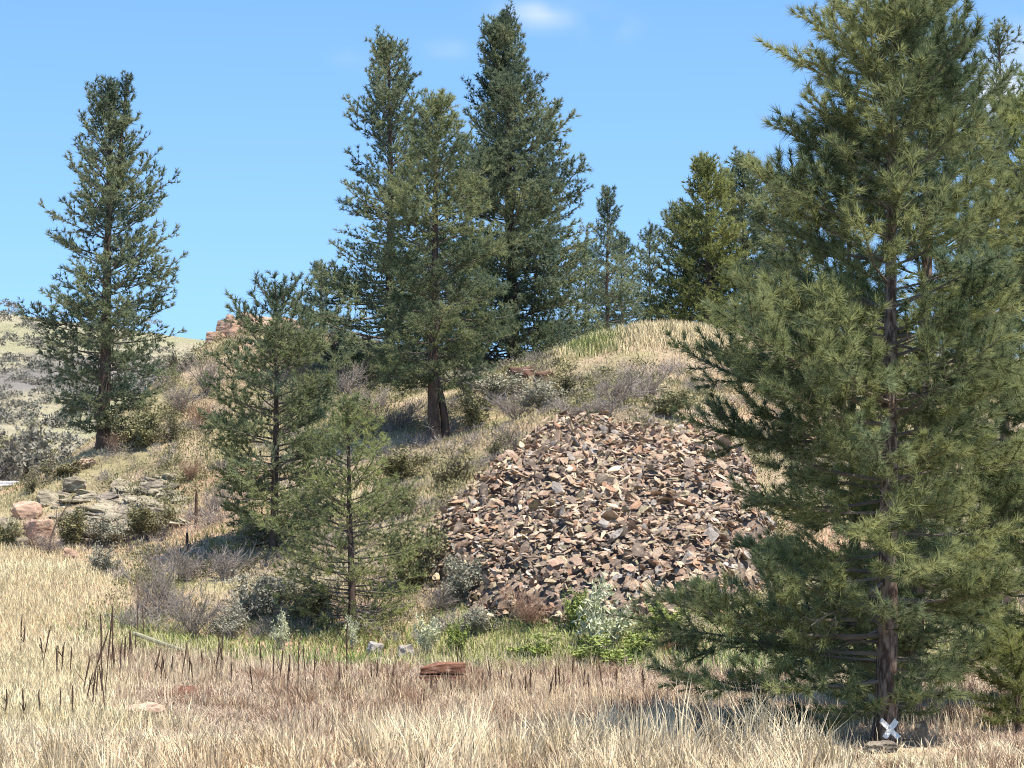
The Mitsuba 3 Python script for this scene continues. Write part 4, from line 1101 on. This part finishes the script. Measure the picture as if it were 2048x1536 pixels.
FIVE = ('leftmost of five dark upright stalks near the left edge', 'second from left of the five dark upright stalks near the left edge', 'third from left of the five dark upright stalks, thick-headed', 'fourth from left of the five dark upright stalks near the left edge', 'rightmost of five dark upright stalks near the left edge')
for k_, s_ in enumerate(((-8.40, 40.20, 0.59, 0.00), (-8.00, 39.80, 0.64, 0.00), (-7.85, 40.40, 0.55, 0.00), (-7.51, 40.40, 0.61, 0.00), (-7.40, 40.80, 0.58, 0.00))):
    stalk(FIVE[k_], None, *s_, 500 + k_)
ORDINAL = ('first', 'second', 'third', 'fourth', 'fifth', 'sixth', 'seventh', 'eighth', 'ninth', 'tenth', 'eleventh', 'twelfth', 'thirteenth', 'fourteenth', 'fifteenth', 'sixteenth', 'seventeenth', 'eighteenth', 'nineteenth', 'twentieth')
sets = (('of those on the yellow slope', 'stalks on the yellow slope', ((-10.97, 54.00, 1.11, 0.09), (-11.39, 56.40, 0.63, 0.00), (-9.77, 50.40, 0.98, 0.13), (-10.07, 52.00, 0.64, 0.00), (-9.15, 48.60, 0.75, 0.08), (-9.14, 49.20, 0.78, 0.00), (-8.96, 49.00, 0.71, 0.00), (-10.44, 59.40, 0.54, 0.00))),
        ('in the dense cluster where slope meets field', 'stalks in the dense cluster', ((-7.97, 45.00, 0.83, 0.13), (-8.11, 46.60, 1.20, 0.17), (-7.91, 46.80, 1.54, 0.10), (-7.33, 43.80, 1.81, 0.07), (-8.15, 49.40, 1.63, 0.04), (-7.47, 42.40, 0.70, 0.09), (-7.36, 42.40, 0.74, 0.00), (-7.49, 43.60, 0.71, 0.00), (-7.57, 44.60, 0.64, 0.00), (-6.95, 41.40, 0.89, 0.00), (-8.11, 49.40, 0.86, 0.00), (-8.09, 50.00, 0.87, 0.00), (-8.39, 52.40, 0.80, 0.00), (-8.62, 54.40, 0.81, 0.00), (-8.67, 55.20, 0.78, 0.00), (-8.93, 57.20, 0.62, 0.00), (-9.26, 59.80, 0.98, 0.00), (-9.28, 61.00, 0.81, 0.00))),
        ('in the row left of the scraggly pine', 'stalks left of the scraggly pine', ((-7.33, 49.60, 0.76, 0.06), (-7.16, 49.40, 0.55, 0.00), (-7.16, 50.20, 0.59, 0.00), (-7.17, 50.80, 0.52, 0.00), (-6.76, 49.60, 0.95, 0.04), (-6.69, 50.00, 0.61, 0.00), (-6.51, 49.60, 0.63, 0.00), (-6.77, 53.40, 0.60, 0.00), (-6.16, 50.40, 0.88, 0.08), (-6.29, 52.20, 0.96, 0.07), (-6.41, 53.80, 0.99, 0.00), (-5.79, 50.00, 0.56, 0.00), (-5.14, 48.20, 0.64, 0.00), (-5.49, 53.20, 0.87, 0.00), (-4.85, 49.20, 0.96, 0.00), (-4.84, 50.40, 0.83, 0.00), (-4.42, 47.80, 0.93, 0.04), (-4.31, 48.60, 1.23, 0.00), (-4.30, 50.80, 0.89, 0.00), (-4.17, 50.80, 0.78, 0.00))),
        ('of those near the layered rock', 'stalks near the layered rock', ((-3.46, 49.00, 0.75, 0.00), (-2.98, 51.20, 0.60, 0.00), (-2.84, 50.60, 0.66, 0.00), (-3.66, 53.60, 1.32, 0.00), (-2.58, 51.60, 0.47, 0.00), (-1.68, 49.20, 0.45, 0.00), (-1.51, 49.60, 0.40, 0.00), (-1.21, 49.00, 0.42, -0.06), (-1.19, 54.60, 0.90, 0.00), (-1.10, 54.80, 0.96, 0.00), (-0.62, 49.60, 0.56, 0.06), (-0.44, 51.20, 0.66, 0.00), (-0.21, 51.00, 0.57, 0.00), (-0.02, 50.80, 0.43, 0.00))),
        ('of those right of the layered rock', 'stalks right of the layered rock', ((0.27, 47.60, 0.58, 0.06), (0.36, 48.20, 0.61, 0.08), (0.65, 46.00, 0.61, 0.10), (0.88, 48.60, 0.70, 0.00), (0.99, 49.00, 0.70, 0.00), (1.05, 49.00, 0.55, 0.00), (1.32, 52.60, 0.70, 0.00), (1.49, 50.80, 0.57, 0.00), (1.58, 49.80, 0.51, 0.00), (1.97, 52.20, 0.53, 0.00), (2.24, 52.20, 0.48, 0.00), (2.72, 50.80, 0.57, 0.00), (2.80, 51.40, 0.42, 0.00))),
        ('in the pale grass left of the nearest pine', 'stalks left of the nearest pine', ((2.59, 37.20, 0.57, 0.03), (2.70, 37.60, 0.50, 0.00), (2.92, 35.80, 0.44, 0.04), (3.35, 38.00, 0.43, 0.06), (3.97, 36.20, 0.52, 0.00), (-0.17, 37.40, 0.42, 0.00), (0.17, 37.40, 0.42, 0.00))))
n_ = 0
for label_, group_, rows_ in sets:
    rows_ = sorted(rows_, key=lambda q: q[0] / q[1])
    for i_, s_ in enumerate(rows_):
        look_ = ('leaning ' if abs(s_[3]) > .07 else '') + ('tall ' if s_[2] > 1.05 else 'short ' if s_[2] < .7 else '')
        stalk(f'{look_}dead stalk, {ORDINAL[i_]} from the left {label_}', group_, *s_, 600 + n_)
        n_ += 1


def white_cross():
    x, y, z = (5.84, 37.50, 0.28)
    root = 'white_cross'
    tag(root, 'white painted X of two crossed boards low on the nearest pine trunk', 'marker')
    for k, (a, ln) in enumerate(((.82, .40), (-.80, .37))):
        b = trimesh.creation.box((ln, .02, .085))
        b = b.subdivide_to_size(.05)
        v = np.array(b.vertices)
        v[:, 2] += .012 * (meshkit.noise(v * 22 + k * 5, 2) - .5) * (np.abs(v[:, 0]) / ln + .4)
        v[:, 0] += .03 * (meshkit.noise(np.stack([v[:, 2] * 30, v[:, 0] * 3, v[:, 1] * 0], -1), 3) - .5)
        put(numbered(root + '__board'), trimesh.Trimesh(v, b.faces, process=False), 'white_paint', mat(rot(0, 0, .38) @ rot(-.28, 0, 0) @ rot(0, a, 0), np.array([x, y, z]) + rot(0, 0, .38) @ rot(-.28, 0, 0) @ np.array([0, -.0225 * k, 0])))


white_cross()


def guardrail():
    root = 'guardrail'
    tag(root, 'pale metal guardrail beside the road at the left edge', 'guardrail')
    y = 148.0
    x1 = (-30.09, 148.00, 6.57)[0]
    x0 = x1 - 26
    prof_ = np.array([(.0, 0), (.04, .03), (.04, .09), (.0, .14), (.0, .17), (.04, .22), (.04, .28), (0, .31)])
    zt = float(ground_z(x1, y)) + .42
    xs = np.array([x0, x1])
    v = np.array([[x, y - .12 - q[0] * 1.0, zt + q[1]] for x in xs for q in prof_] + [[x, y - .09 - q[0], zt + q[1]] for x in xs for q in prof_])
    f = []
    for k in range(7):
        f += [[k, k + 8, k + 9, k + 1], [16 + k, 16 + k + 1, 16 + k + 9, 16 + k + 8]]
    f += [[0, 16, 24, 8], [7, 15, 31, 23]]
    for e in (0, 8):
        for k in range(7):
            f.append([e + k, e + k + 1, e + k + 17, e + k + 16])
    put(root + '__rail', (v, np.array(f)), 'galvanised')
    for k in range(9):
        px = x1 - .5 - k * 1.9
        b = trimesh.creation.box((.16, .16, 1.0))
        put(numbered(root + '__post'), b, 'post_wood', mat(None, (px, y, float(ground_z(px, y)) + .33)))
    # the road's pale shoulder
    X = np.linspace(x0 - 30, x1 - .4, 60)
    Y = np.linspace(134, 160, 14)
    XX, YY = np.meshgrid(X, Y, indexing='ij')
    ZZ = ground_z(XX, YY) + .05
    i, j = np.meshgrid(np.arange(59), np.arange(13), indexing='ij')
    f = np.stack([i * 14 + j, (i + 1) * 14 + j, (i + 1) * 14 + j + 1, i * 14 + j + 1], -1).reshape(-1, 4)
    put('road', (np.stack([XX, YY, ZZ], -1).reshape(-1, 3), f), 'gravel_pale', smooth=True)
    tag('road', 'pale gravel road shoulder at the left edge', kind='structure')


guardrail()
